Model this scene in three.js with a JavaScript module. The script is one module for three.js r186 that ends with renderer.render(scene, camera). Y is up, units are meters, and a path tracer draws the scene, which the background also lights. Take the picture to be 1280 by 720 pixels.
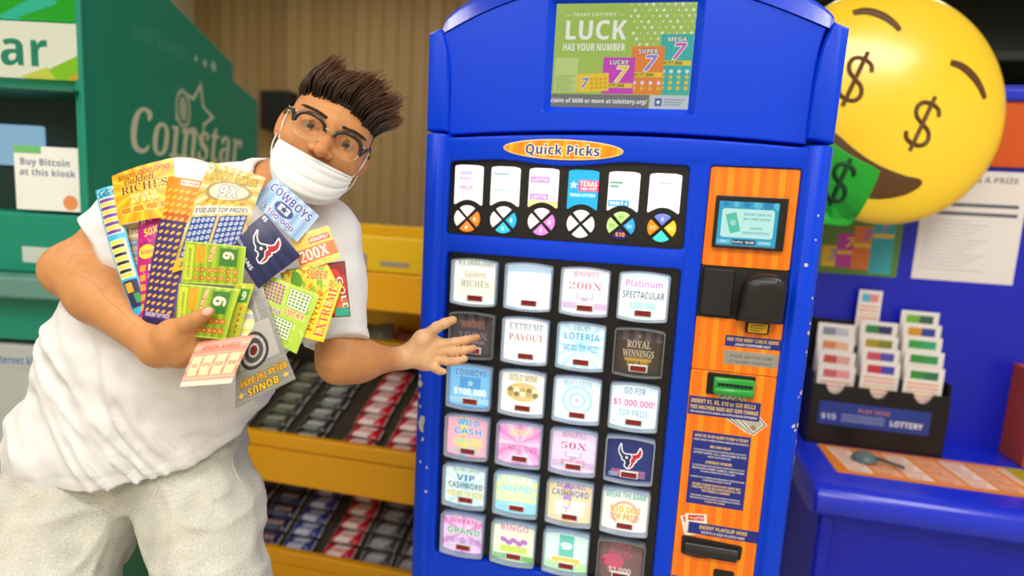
import * as THREE from 'three';
import { RoundedBoxGeometry } from 'three/addons/geometries/RoundedBoxGeometry.js';
import { mergeGeometries, toCreasedNormals } from 'three/addons/utils/BufferGeometryUtils.js';
import { FontLoader } from 'three/addons/loaders/FontLoader.js';
import { TextGeometry } from 'three/addons/geometries/TextGeometry.js';
import { ImprovedNoise } from 'three/addons/math/ImprovedNoise.js';
import { RectAreaLightUniformsLib } from 'three/addons/lights/RectAreaLightUniformsLib.js';

RectAreaLightUniformsLib.init();
const V = (x, y, z) => new THREE.Vector3(x, y, z);
const scene = new THREE.Scene();

// ---------- camera ----------
const CAM = V(0.387, 1.45, 1.3655), FOCAL = 760;
const FW = V(-0.20932889, -0.13940324, -0.96785751).normalize();
const ROLL = 3.194 * Math.PI / 180;
const R0 = FW.clone().cross(V(0, 1, 0)).normalize(), U0 = R0.clone().cross(FW);
const RT = R0.clone().multiplyScalar(Math.cos(ROLL)).addScaledVector(U0, Math.sin(ROLL));
const UP = U0.clone().multiplyScalar(Math.cos(ROLL)).addScaledVector(R0, -Math.sin(ROLL));
const camera = new THREE.PerspectiveCamera(2 * Math.atan(360 / FOCAL) * 180 / Math.PI, 1280 / 720, 0.05, 40);
camera.position.copy(CAM);
camera.up.copy(UP);
camera.lookAt(CAM.clone().add(FW));
camera.focus = 1.15;
camera.userData.fStop = 1.35;
scene.add(camera);

const renderer = new THREE.WebGLRenderer({ antialias: true });
renderer.toneMapping = THREE.LinearToneMapping;
renderer.toneMappingExposure = 1.1;
renderer.shadowMap.enabled = true;

// ceiling lamps: [x, z, intensity]
const LAMPS = [[-0.9, 1.75, 12.5], [0.95, 1.75, 12.5], [-0.9, 3.1, 12], [0.95, 3.1, 12], [-1.6, -1.9, 6.5], [1.5, -1.9, 5], [1.95, 0.55, 11], [-1.95, 0.9, 4]];  // last two lamps added to brighten the yellow face, desk and kiosk
const CEIL = 3.15;

// ---------- pixel helpers (a pixel is a direction; distance from the plane or thing it touches) ----------
const ray = (u, v) => FW.clone().addScaledVector(RT, (u - 640) / FOCAL).addScaledVector(UP, (360 - v) / FOCAL);
const atD = (u, v, d) => CAM.clone().addScaledVector(ray(u, v), d);
const atZ = (u, v, z) => { const r = ray(u, v); return CAM.clone().addScaledVector(r, (z - CAM.z) / r.z); };
const atY = (u, v, y) => { const r = ray(u, v); return CAM.clone().addScaledVector(r, (y - CAM.y) / r.y); };
const atPlane = (u, v, p, n) => { const r = ray(u, v); return CAM.clone().addScaledVector(r, p.clone().sub(CAM).dot(n) / r.dot(n)); };

// ---------- small tools ----------
let seed = 12345;
const rnd = () => { seed = (seed * 1664525 + 1013904223) >>> 0; return seed / 4294967296; };
const rr = (a, b) => a + (b - a) * rnd();
const perlin = new ImprovedNoise();
const noise = (x, y, z) => perlin.noise(x, y, z);
const taken = new Map();
function numbered(name) { const n = taken.get(name) || 0; taken.set(name, n + 1); return n ? name + '_' + String(n).padStart(3, '0') : name; }
function tag(o, label, category, group) { o.userData.label = label; o.userData.category = category; if (group) o.userData.group = group; return o; }
function thing(name, label, category, pos = [0, 0, 0], group) {
  const o = new THREE.Group(); o.name = numbered(name); o.position.set(...pos); scene.add(o); o.updateMatrixWorld(true);
  return tag(o, label, category, group);
}
// geometry in world coordinates, put under a parent that is only moved
function part(name, geo, mat, parent, label) {
  const m = new THREE.Mesh(geo, mat); m.name = name;
  const p = parent.getWorldPosition(new THREE.Vector3()); geo.translate(-p.x, -p.y, -p.z);
  parent.add(m); m.updateMatrixWorld(true); if (label) m.userData.label = label; return m;
}
// geometry in the parent's own coordinates
function lpart(name, geo, mat, parent, label) {
  const m = new THREE.Mesh(geo, mat); m.name = name; parent.add(m); if (label) m.userData.label = label; return m;
}
function solo(name, geo, mat, label, category, group) {   // a thing that is one mesh, geometry in world coordinates
  geo.computeBoundingBox(); const b = geo.boundingBox, c = [(b.min.x + b.max.x) / 2, b.min.y, (b.min.z + b.max.z) / 2];
  geo.translate(-c[0], -c[1], -c[2]);
  const m = new THREE.Mesh(geo, mat); m.name = numbered(name); m.position.set(...c); scene.add(m); return tag(m, label, category, group);
}
function struct(name, geo, mat, parent) {
  const m = new THREE.Mesh(geo, mat); m.name = name; (parent || scene).add(m);
  if (!parent) { m.userData.kind = 'structure'; } return m;
}
const std = (color, roughness = 0.5, extra = {}) => new THREE.MeshPhysicalMaterial({ color, roughness, ...extra });
const box = (x0, y0, z0, x1, y1, z1, r = 0.004, seg = 2) => {
  const w = x1 - x0, h = y1 - y0, d = z1 - z0, q = Math.min(r, w * 0.49, h * 0.49, d * 0.49);
  return new RoundedBoxGeometry(w, h, d, seg, q).translate((x0 + x1) / 2, (y0 + y1) / 2, (z0 + z1) / 2);
};
function shapeOf(pts) { return new THREE.Shape(pts.map((p) => new THREE.Vector2(p[0], p[1]))); }
function rrect(x0, y0, x1, y1, r, C = THREE.Shape) {
  const s = new C(); s.moveTo(x0 + r, y0); s.lineTo(x1 - r, y0); s.quadraticCurveTo(x1, y0, x1, y0 + r); s.lineTo(x1, y1 - r);
  s.quadraticCurveTo(x1, y1, x1 - r, y1); s.lineTo(x0 + r, y1); s.quadraticCurveTo(x0, y1, x0, y1 - r); s.lineTo(x0, y0 + r); s.quadraticCurveTo(x0, y0, x0 + r, y0); return s;
}
function arched(x0, y0, x1, y1, b, r, C = THREE.Shape) {   // rounded rectangle with bowed top and bottom
  const s = new C(), m = (x0 + x1) / 2; s.moveTo(x0 + r, y0); s.quadraticCurveTo(m, y0 - 2 * b, x1 - r, y0); s.quadraticCurveTo(x1, y0, x1, y0 + r); s.lineTo(x1, y1 - r);
  s.quadraticCurveTo(x1, y1, x1 - r, y1); s.quadraticCurveTo(m, y1 + 2 * b, x0 + r, y1); s.quadraticCurveTo(x0, y1, x0, y1 - r); s.lineTo(x0, y0 + r); s.quadraticCurveTo(x0, y0, x0 + r, y0); return s;
}
function extr(shape, zb, zf, bevel = 0, seg = 2, curve = 10) {
  const g = new THREE.ExtrudeGeometry(shape, { depth: zf - zb - 2 * bevel, bevelEnabled: bevel > 0, bevelThickness: bevel, bevelSize: bevel, bevelOffset: -bevel, bevelSegments: seg, curveSegments: curve });
  return g.translate(0, 0, zb + bevel);
}
function uvXY(g, x0, y0, x1, y1, ax = 0, ay = 1) {   // print coordinates over a rectangle of the face
  const p = g.attributes.position, a = new Float32Array(p.count * 2);
  for (let i = 0; i < p.count; i++) { a[2 * i] = (p.array[3 * i + ax] - x0) / (x1 - x0); a[2 * i + 1] = (p.array[3 * i + ay] - y0) / (y1 - y0); }
  g.setAttribute('uv', new THREE.BufferAttribute(a, 2)); return g;
}
function uvM(g, s = 1) {   // uv in metres by the dominant axis of the normal
  if (!g.attributes.normal) g.computeVertexNormals();
  const p = g.attributes.position, n = g.attributes.normal, a = new Float32Array(p.count * 2);
  for (let i = 0; i < p.count; i++) {
    const nx = Math.abs(n.getX(i)), ny = Math.abs(n.getY(i)), nz = Math.abs(n.getZ(i));
    const [u, w] = nx > ny && nx > nz ? [p.getZ(i), p.getY(i)] : ny > nz ? [p.getX(i), p.getZ(i)] : [p.getX(i), p.getY(i)];
    a[2 * i] = u * s; a[2 * i + 1] = w * s;
  }
  g.setAttribute('uv', new THREE.BufferAttribute(a, 2)); return g;
}
function tube(pts, r, seg = 24, rad = 8, closed = false) { return new THREE.TubeGeometry(new THREE.CatmullRomCurve3(pts, closed), seg, r, rad, closed); }
function rod(a, b, ra, rb = ra, n = 12) {
  const d = b.clone().sub(a), g = new THREE.CylinderGeometry(rb, ra, d.length(), n);
  g.applyQuaternion(new THREE.Quaternion().setFromUnitVectors(V(0, 1, 0), d.clone().normalize())); return g.translate((a.x + b.x) / 2, (a.y + b.y) / 2, (a.z + b.z) / 2);
}
const merge = (l) => mergeGeometries(l.map((g) => { const q = g.index ? g.toNonIndexed() : g; for (const k of Object.keys(q.attributes)) if (!['position', 'normal', 'uv'].includes(k)) q.deleteAttribute(k); return q; }));

// ---------- textures ----------
function canvas(w, h, draw) { const c = document.createElement('canvas'); c.width = w; c.height = h; const x = c.getContext('2d'); draw(x, w, h); const t = new THREE.CanvasTexture(c); t.colorSpace = THREE.SRGBColorSpace; t.anisotropy = 8; return t; }
function grain(n, f, repeat) {
  const d = new Uint8Array(n * n * 4);
  for (let y = 0; y < n; y++) for (let x = 0; x < n; x++) { const v = Math.max(0, Math.min(255, Math.round(255 * f(x / n, y / n)))); d.set([v, v, v, 255], 4 * (y * n + x)); }
  const t = new THREE.DataTexture(d, n, n); t.wrapS = t.wrapT = THREE.RepeatWrapping; t.magFilter = THREE.LinearFilter; t.minFilter = THREE.LinearMipmapLinearFilter; t.generateMipmaps = true; if (repeat) t.repeat.set(repeat, repeat); t.needsUpdate = true; return t;
}
const per = (x, y, f, z = 0) => {   // noise that repeats over the unit square
  const a = noise(x * f, y * f, z), b = noise((x - 1) * f, y * f, z), c = noise(x * f, (y - 1) * f, z), d = noise((x - 1) * f, (y - 1) * f, z);
  return a * (1 - x) * (1 - y) + b * x * (1 - y) + c * (1 - x) * y + d * x * y;
};
const plasticBump = grain(256, (x, y) => 0.5 + 0.5 * per(x, y, 60) + 0.3 * per(x, y, 110, 3), 8);
const clothBump = grain(256, (x, y) => 0.5 + 0.22 * Math.sin(x * 256 * 0.785) * Math.cos(y * 256 * 0.785) + 0.25 * per(x, y, 40), 14);
const denimTex = grain(256, (x, y) => 0.84 + 0.13 * per(x, y, 70) + 0.1 * per(x, y, 7, 4), 4);
denimTex.colorSpace = THREE.SRGBColorSpace;
const skinBump = grain(256, (x, y) => 0.5 + 0.5 * per(x, y, 70) + 0.3 * per(x, y, 30, 5), 22);
const text = (x, s, px, py, size, color, opt = {}) => {
  x.save(); x.font = `${opt.style || 'bold'} ${size}px ${opt.font || 'sans-serif'}`; x.textAlign = opt.align || 'center'; x.textBaseline = 'middle'; x.translate(px, py); if (opt.rot) x.rotate(opt.rot);
  if (opt.width) { const w = x.measureText(s).width; if (w > 0) x.scale(opt.width / w, 1); }
  if (opt.stroke) { x.lineJoin = 'round'; x.lineWidth = opt.sw || size * 0.18; x.strokeStyle = opt.stroke; x.strokeText(s, 0, 0); }
  x.fillStyle = color; x.fillText(s, 0, 0); x.restore();
};
const star = (x, cx, cy, r, fill, n = 5, k = 0.42, rot = -Math.PI / 2) => { x.beginPath(); for (let i = 0; i < 2 * n; i++) { const q = i % 2 ? r * k : r, a = rot + i * Math.PI / n; x.lineTo(cx + q * Math.cos(a), cy + q * Math.sin(a)); } x.closePath(); if (fill) { x.fillStyle = fill; x.fill(); } };
const polyPath = (x, pts, fill) => { x.beginPath(); pts.forEach((p, i) => (i ? x.lineTo(p[0], p[1]) : x.moveTo(p[0], p[1]))); x.closePath(); if (fill) { x.fillStyle = fill; x.fill(); } };
const bull = (x, cx, cy, s) => {   // horned bull head emblem, navy left half, red right half, white outline
  x.save(); x.translate(cx, cy); x.scale(s, s); x.rotate(0.12);
  const out = [[-50, -52], [-46, -30], [-36, -12], [-20, -6], [0, -10], [20, -12], [36, -22], [42, -50], [52, -34], [52, -14], [42, 2], [30, 8], [34, 18], [26, 26], [22, 44], [10, 58], [-2, 60], [-14, 50], [-12, 36], [-18, 24], [-30, 22], [-32, 10], [-46, -4], [-54, -24]];
  x.lineJoin = 'round'; x.lineWidth = 10; x.strokeStyle = '#f4f4f6'; polyPath(x, out); x.stroke(); polyPath(x, out, '#0a1f4a');
  polyPath(x, [[4, -11], [20, -12], [36, -22], [42, -50], [52, -34], [52, -14], [42, 2], [30, 8], [34, 18], [26, 26], [22, 44], [10, 58], [2, 60], [12, 34], [6, 14], [14, 2]], '#b3202f');
  x.lineWidth = 4; x.strokeStyle = '#f4f4f6'; x.beginPath(); x.moveTo(4, -11); x.lineTo(14, 2); x.lineTo(6, 14); x.lineTo(12, 34); x.lineTo(2, 60); x.stroke();
  star(x, -12, 8, 10, '#ffffff'); x.restore();
};
const font = await new FontLoader().loadAsync('fonts/droid/droid_sans_bold.typeface.json');

// ---------- shared materials ----------
const M = {
  blue: std('#0040e0', 0.32, { specularIntensity: 0.45, bumpMap: plasticBump, bumpScale: 0.0002 }),
  black: std('#0b0c12', 0.35),
  blackMatte: std('#121315', 0.6),
  chip: std('#c9c4ba', 0.8),
  chrome: std('#c9ccd0', 0.3, { metalness: 0.9 }),
  glass: std('#ffffff', 0.04, { transmission: 1, thickness: 0, ior: 1.25 }),
  paper: std('#f1efea', 0.75),
  yellow: std('#f2b200', 0.45),
};

// ================= THE ROOM =================
const ROOM = { x0: -3.4, x1: 3.2, z0: -3.2, z1: 4.2 };
{
  const tileTex = grain(512, (x, y) => 0.86 + 0.08 * per(x, y, 60) + 0.08 * per(x, y, 14, 2), 1); tileTex.colorSpace = THREE.SRGBColorSpace;
  const fl = struct('floor', box(ROOM.x0, -0.12, ROOM.z0, ROOM.x1, -0.006, ROOM.z1, 0.001, 1), std('#8d8a84', 0.7));
  const tg = uvM(box(-0.298, 0, -0.298, 0.298, 0.006, 0.298, 0.002, 1)), tm = ['#d8d4ca', '#d2cdc2', '#dcd8d0'].map((c) => std(c, 0.35, { map: tileTex }));
  let k = 0;
  for (let x = ROOM.x0 + 0.3; x < ROOM.x1; x += 0.6) for (let z = ROOM.z0 + 0.3; z < ROOM.z1; z += 0.6) { const m = new THREE.Mesh(tg, tm[(k++ * 7) % 3]); m.name = 'tile'; m.position.set(x, -0.006, z); fl.add(m); }
  struct('ceiling', box(ROOM.x0, CEIL, ROOM.z0, ROOM.x1, CEIL + 0.12, ROOM.z1, 0.001, 1), std('#e9e6de', 0.9));
  const cream = std('#d9cdb4', 0.85), back = std('#b39a6b', 0.85);
  struct('wall_left', box(ROOM.x0 - 0.12, 0, ROOM.z0, ROOM.x0, CEIL, ROOM.z1, 0.001, 1), cream);
  struct('wall_right', box(ROOM.x1, 0, ROOM.z0, ROOM.x1 + 0.12, CEIL, ROOM.z1, 0.001, 1), cream);
  struct('wall_front', box(ROOM.x0, 0, ROOM.z1, ROOM.x1, CEIL, ROOM.z1 + 0.12, 0.001, 1), cream);
  const wb = struct('wall_back', box(ROOM.x0, 0, ROOM.z0 - 0.12, ROOM.x1, CEIL, ROOM.z0, 0.001, 1), back);
  const woods = ['#a88d5c', '#ae9362', '#a2875a', '#b29868', '#a58b5e', '#ab9064'].map((c) => std(c, 0.7));
  for (let x = ROOM.x0 + 0.06, i = 0; x < ROOM.x1 - 0.06; x += 0.12, i++) { const m = new THREE.Mesh(box(-0.055, 0, 0, 0.055, CEIL, 0.015, 0.004, 1), woods[Math.floor(rnd() * 6)]); m.name = 'plank'; m.position.set(x, 0, ROOM.z0); wb.add(m); }
  for (const [x, z, I] of LAMPS) {
    const t = thing('ceiling_light', 'flat white panel lamp set in the ceiling', 'ceiling light', [x, CEIL - 0.03, z], 'ceiling panel lamps');  // label also covers the two added brightening lamps
    lpart('frame', extr((() => { const s = rrect(-0.62, -0.32, 0.62, 0.32, 0.01); s.holes.push(rrect(-0.59, -0.29, 0.59, 0.29, 0.005, THREE.Path)); return s; })(), 0, 0.03, 0.002).rotateX(-Math.PI / 2), std('#dedede', 0.5), t);
    lpart('diffuser', box(-0.59, 0.006, -0.29, 0.59, 0.012, 0.29, 0.002, 1), std('#ffffff', 0.6, { emissive: '#fff6e8', emissiveIntensity: 1.5 }), t);
    const l = new THREE.RectAreaLight('#fff9f0', I, 1.16, 0.56); l.name = 'panel_lamp_light'; l.position.set(0, -0.004, 0); l.rotation.x = -Math.PI / 2; t.add(l);
  }
}

// ================= LOTTERY VENDING MACHINE =================
{
  const t = thing('lottery_vending_machine', 'tall blue self service lottery machine with lit ticket windows and orange control column', 'vending machine', [0.303, 0, -0.3]);
  part('cabinet', box(-0.128, 0.06, -0.6, 0.735, 1.598, -0.045, 0.02, 3), M.blue, t);
  part('plinth', box(-0.11, 0, -0.58, 0.715, 0.07, -0.03, 0.005, 1), M.blackMatte, t);
  // side pillars: a rounded section swept upward
  const pillarShape = (s) => { const p = new THREE.Shape(); const q = [[-0.135, -0.14], [-0.135, -0.03]]; for (let i = 0; i <= 8; i++) { const a = Math.PI - i / 8 * Math.PI * 0.62; q.push([-0.105 + 0.03 * Math.cos(a), -0.018 + 0.03 * Math.sin(a)]); } q.push([-0.080, -0.006], [-0.074, -0.02], [-0.074, -0.14]); return shapeOf(q.map(([x, z]) => [s > 0 ? 0.607 - x : x, -z])); };
  for (const s of [-1, 1]) {
    const g = new THREE.ExtrudeGeometry(pillarShape(s), { depth: 1.53, bevelEnabled: true, bevelThickness: 0.006, bevelSize: 0.006, bevelOffset: -0.006, bevelSegments: 2, curveSegments: 4 });
    g.rotateX(-Math.PI / 2).translate(0, 0.062, 0);
    const pl = part('pillar', toCreasedNormals(g, 0.6), M.blue, t);
    // paint chips along the worn edge
    const chips = s < 0 ? [[514, 455, 4], [513, 468, 3], [514, 476, 6], [513, 492, 3], [514, 505, 2], [517, 523, 8], [516, 531, 6], [518, 545, 2.5], [515, 573, 2], [523, 580, 2], [522, 610, 2]] :
      [[1012, 331, 2.5], [1019, 405, 2], [1016, 417, 3], [1014, 441, 2], [1024, 448, 1.6], [1007, 492, 3.4], [1003, 496, 1.5], [996, 532, 3], [1003, 533, 3], [999, 538, 2], [1002, 557, 4], [1001, 578, 4], [1000, 583, 2.5], [1021, 373, 1.6], [1027, 270, 1.5], [1024, 300, 1.5]];
    const list = [];
    for (const [u, v, r] of chips) {
      const n = 7, pts = []; for (let i = 0; i < n; i++) { const a = i / n * Math.PI * 2, q = r * 0.0021 * rr(0.5, 1.2); pts.push([q * Math.cos(a) * 0.8, q * Math.sin(a)]); }
      const c = atZ(u, v, 0.0); let x = c.x, z;
      const e = s < 0 ? x : 0.607 - x, dx = Math.max(-0.0299, Math.min(0.02, e + 0.105 + (s < 0 ? 0.026 : 0.009))); z = -0.018 + Math.sqrt(0.0009 - dx * dx);
      if (dx > 0.01) z = Math.max(z, 0.006);
      const nx = (s < 0 ? 1 : -1) * dx / 0.03, g2 = new THREE.ExtrudeGeometry(shapeOf(pts), { depth: 0.0006, bevelEnabled: false });
      g2.translate(0, 0, -0.0002); g2.rotateY(Math.asin(nx)); g2.translate(s < 0 ? -0.105 + dx : 0.712 - dx, c.y, z); list.push(g2);
    }
    const cg = merge(list), cm = new THREE.Mesh(cg, M.chip); cm.name = 'paint_chips'; cm.userData.kind = 'stuff'; const wp = pl.getWorldPosition(V()); cg.translate(-wp.x, -wp.y, -wp.z); pl.add(cm);
  }
  // front panel with three openings
  {
    const s = new THREE.Shape(); s.moveTo(-0.092, 0.08); s.lineTo(0.702, 0.08); s.lineTo(0.702, 1.592); s.quadraticCurveTo(0.303, 1.622, -0.092, 1.588); s.lineTo(-0.092, 0.08);
    const q = new THREE.Path(); q.moveTo(-0.066, 1.368); q.lineTo(0.456, 1.368); q.quadraticCurveTo(0.466, 1.368, 0.466, 1.378); q.lineTo(0.464, 1.536); q.quadraticCurveTo(0.464, 1.547, 0.452, 1.548); q.lineTo(0.35, 1.55);
    q.bezierCurveTo(0.29, 1.55, 0.26, 1.537, 0.19, 1.536); q.bezierCurveTo(0.12, 1.536, 0.09, 1.546, 0.03, 1.544); q.lineTo(-0.06, 1.538); q.quadraticCurveTo(-0.072, 1.537, -0.073, 1.526); q.lineTo(-0.076, 1.378); q.quadraticCurveTo(-0.076, 1.368, -0.066, 1.368);
    s.holes.push(q, rrect(-0.071, 0.56, 0.466, 1.326, 0.012, THREE.Path), rrect(0.506, 0.52, 0.686, 1.55, 0.008, THREE.Path), rrect(0.02, 0.16, 0.42, 0.42, 0.02, THREE.Path));
    part('front_panel', toCreasedNormals(extr(s, -0.05, 0.0, 0.005, 3, 16), 0.3), M.blue, t);
  }
  part('prize_tray', box(0.02, 0.16, -0.046, 0.42, 0.42, -0.02, 0.004), M.blackMatte, t);
  // hood
  {
    const o = new THREE.Shape(); o.moveTo(-0.132, 1.606); o.lineTo(0.738, 1.606); o.lineTo(0.738, 1.88); o.bezierCurveTo(0.70, 1.93, 0.52, 2.0, 0.303, 2.0); o.bezierCurveTo(0.09, 2.0, -0.1, 1.93, -0.136, 1.88); o.lineTo(-0.132, 1.606);
    part('hood', toCreasedNormals(extr(o, -0.6, -0.11, 0.008, 3, 20), 0.33), M.blue, t);
    const f = new THREE.Shape(); f.moveTo(-0.084, 1.597); f.quadraticCurveTo(0.303, 1.632, 0.69, 1.601); f.lineTo(0.69, 1.72); f.quadraticCurveTo(0.692, 1.80, 0.703, 1.83); f.bezierCurveTo(0.62, 1.865, 0.48, 1.93, 0.303, 1.93); f.bezierCurveTo(0.12, 1.93, -0.02, 1.87, -0.106, 1.82); f.quadraticCurveTo(-0.088, 1.78, -0.084, 1.70); f.lineTo(-0.084, 1.597);
    f.holes.push(rrect(0.138, 1.655, 0.462, 1.9, 0.003, THREE.Path));
    part('hood_panel', toCreasedNormals(extr(f, -0.13, -0.012, 0.004, 2, 20), 0.3), M.blue, t);
    for (const s of [-1, 1]) {
      const mx = (x) => s < 0 ? x : 0.607 - x, h = s < 0 ? 0 : 0.008;
      const c = new THREE.Shape(); c.moveTo(mx(-0.132), 1.603); c.lineTo(mx(-0.08), 1.603 + h); c.lineTo(mx(-0.082), 1.71); c.quadraticCurveTo(mx(-0.084), 1.79, mx(-0.106), 1.83 + h); c.lineTo(mx(-0.134), 1.818 + h); c.lineTo(mx(-0.132), 1.603);
      part('hood_pillar', toCreasedNormals(extr(c, -0.12, 0.003, 0.009, 4, 12), 0.7), M.blue, t);
    }
    // sloping brow from the arch of the panel up to the hood
    {
      const bz = (a, b, c, d, k) => { const m = 1 - k; return m * m * m * a + 3 * m * m * k * b + 3 * m * k * k * c + k * k * k * d; };
      const A = [], B = [], N = 32; for (let i = 0; i <= N; i++) { const k = i / N * 2, l = k <= 1, q = l ? k : k - 1;
        A.push(l ? [bz(-0.108, -0.02, 0.12, 0.303, q), bz(1.818, 1.868, 1.928, 1.928, q)] : [bz(0.303, 0.48, 0.62, 0.705, q), bz(1.928, 1.928, 1.863, 1.828, q)]);
        B.push(l ? [bz(-0.136, -0.1, 0.09, 0.303, q), bz(1.876, 1.93, 1.999, 1.999, q)] : [bz(0.303, 0.52, 0.70, 0.738, q), bz(1.999, 1.999, 1.93, 1.876, q)]); }
      A.unshift([-0.132, 1.80]); B.unshift([-0.136, 1.80]); A.push([0.738, 1.80]); B.push([0.738, 1.80]);
      const P = [], I = []; A.forEach((a, i) => P.push(a[0], a[1], -0.008, B[i][0], B[i][1], -0.116)); for (let i = 0; i + 1 < A.length; i++) I.push(2 * i, 2 * i + 2, 2 * i + 1, 2 * i + 1, 2 * i + 2, 2 * i + 3);
      const g = new THREE.BufferGeometry(); g.setAttribute('position', new THREE.Float32BufferAttribute(P, 3)); g.setIndex(I); g.computeVertexNormals(); part('hood_brow', uvM(g), M.blue, t);
    }
    // bevelled frame around the screen
    const ring = (a, za, b, zb) => { const P = [], I = []; const A = [[a[0], a[1]], [a[2], a[1]], [a[2], a[3]], [a[0], a[3]]], B = [[b[0], b[1]], [b[2], b[1]], [b[2], b[3]], [b[0], b[3]]]; for (let i = 0; i < 4; i++) { const j = (i + 1) % 4; P.push(...A[i], za, ...A[j], za, ...B[j], zb, ...A[i], za, ...B[j], zb, ...B[i], zb); } const g = new THREE.BufferGeometry(); g.setAttribute('position', new THREE.Float32BufferAttribute(P, 3)); g.computeVertexNormals(); return uvM(g); };
    const bz = part('screen_bezel', ring([0.137, 1.654, 0.463, 1.901], -0.0125, [0.151, 1.668, 0.449, 1.887], -0.03), M.blue, t);
    const scr = canvas(1024, 752, (x, w, h) => {
      x.fillStyle = '#a9c95c'; x.fillRect(0, 0, w, h);
      for (let i = 0; i < 12; i++) for (let j = 0; j < 9; j++) { const px = 560 + i * 52 + (j % 2) * 26, py = 12 + j * 40; if (px > 540 + j * 8) { x.beginPath(); x.arc(px, py, 5 + 7 * ((i * 5 + j * 3) % 4) / 3, 0, 7); x.fillStyle = 'rgba(255,255,255,0.75)'; x.fill(); } }
      text(x, '— TEXAS LOTTERY —', 290, 78, 34, '#e8f0c8', { width: 440 });
      text(x, 'LUCK', 300, 190, 190, '#fbfbf2', { width: 470 }); text(x, '7', 372, 190, 90, '#a9c95c', { style: 'italic bold' });
      text(x, 'HAS YOUR NUMBER', 298, 312, 72, '#fbfbf2', { width: 470 });
      x.fillStyle = '#c6db88'; x.fillRect(16, 390, 175, 250); for (let i = 0; i < 8; i++) { x.fillStyle = '#8ba84a'; x.fillRect(26, 520 + i * 15, 150 - (i % 3) * 18, 5); }
      const tk = (x0, y0, ww, hh, c, ttl, num, nc) => { x.fillStyle = c; x.fillRect(x0, y0, ww, hh); text(x, ttl, x0 + ww * 0.5, y0 + 36, 42, '#ffffff', { stroke: '#333', width: ww * 0.6, sw: 5 }); text(x, '7', x0 + ww * 0.52, y0 + 120, 160, nc, { style: 'italic bold', stroke: '#ffffff', sw: 10 }); x.fillStyle = '#f5d23a'; x.fillRect(x0 + 10, y0 + 186, ww - 16, 34); text(x, '$177,000', x0 + ww * 0.42, y0 + 203, 32, '#333', { width: ww * 0.6 }); for (let i = 0; i < 4; i++) for (let j = 0; j < 4; j++) { const py = y0 + 262 + j * 40; if (py < y0 + hh - 12) { x.beginPath(); x.arc(x0 + 34 + i * (ww - 60) / 3, py, 14, 0, 7); x.fillStyle = j ? '#f0c53c' : '#e8e6ff'; x.fill(); } } };
      tk(790, 220, 232, 430, '#33b9b0', 'MEGA', '7', '#d95fb5'); tk(585, 305, 240, 345, '#f08a3c', 'SUPER', '7', '#8f8be0'); tk(380, 385, 235, 265, '#cf44c0', 'LUCKY', '7', '#f3d440');
      x.save(); x.translate(310, 565); x.rotate(-0.06); x.fillStyle = '#f6cf3e'; x.fillRect(-120, -62, 240, 132); text(x, '7', -70, 4, 100, '#7d7cc8', { style: 'italic bold', stroke: '#fff', sw: 7 }); for (let i = 0; i < 4; i++) for (let j = 0; j < 3; j++) { x.beginPath(); x.arc(-6 + i * 34, -20 + j * 32, 13, 0, 7); x.fillStyle = '#e8b21e'; x.fill(); } x.restore();
      x.fillStyle = '#77777a'; x.fillRect(0, 655, 738, 97); text(x, 'claim of $600 or more at txlottery.org/', 362, 704, 42, '#ffffff', { width: 730 });
      x.fillStyle = '#c9d2da'; x.fillRect(745, 655, 279, 97); x.fillStyle = '#35699a'; x.fillRect(782, 676, 50, 56); star(x, 807, 704, 20, '#ffffff'); for (let i = 0; i < 3; i++) { x.fillStyle = '#7a93a8'; x.fillRect(850, 682 + i * 18, 150 - i * 14, 6); }
    });
    part('screen', uvXY(box(0.15, 1.667, -0.04, 0.45, 1.888, -0.0295, 0.001, 1), 0.151, 1.668, 0.449, 1.887), std('#0a0a0a', 0.15, { emissive: '#ffffff', emissiveMap: scr, emissiveIntensity: 0.68 }), t);
    const l = new THREE.RectAreaLight('#c8e08a', 0.5, 0.29, 0.21); l.name = 'screen_light'; l.position.set(0.3 - 0.303, 1.777, -0.02 + 0.3); l.rotation.y = Math.PI; t.add(l);
  }
  // quick picks sign
  {
    const e = new THREE.Shape(); e.absellipse(0.188, 1.571, 0.134, 0.0225, 0, Math.PI * 2);
    const tex = canvas(1024, 172, (x, w, h) => { x.fillStyle = '#f59a00'; x.fillRect(0, 0, w, h); for (let i = 0; i < 14; i++) { x.fillStyle = i % 2 ? '#ffb81a' : '#f28c00'; x.save(); x.translate(i * 76, 0); x.transform(1, 0, -0.25, 1, 0, 0); x.fillRect(0, 0, 30, h); x.restore(); } x.lineWidth = 9; x.strokeStyle = '#ffe6a8'; x.beginPath(); x.ellipse(w / 2, h / 2, w / 2 - 6, h / 2 - 6, 0, 0, 7); x.stroke(); text(x, 'Quick Picks', w / 2, h / 2 + 4, 112, '#1c3a9c', { width: 640, stroke: '#fff3cf', sw: 16 }); });
    part('quick_picks_sign', uvXY(extr(e, 0, 0.003, 0.001, 1, 32), 0.054, 1.5485, 0.322, 1.5935), std('#ffffff', 0.35, { map: tex }), t, 'orange oval sign lettered Quick Picks');
  }
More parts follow.
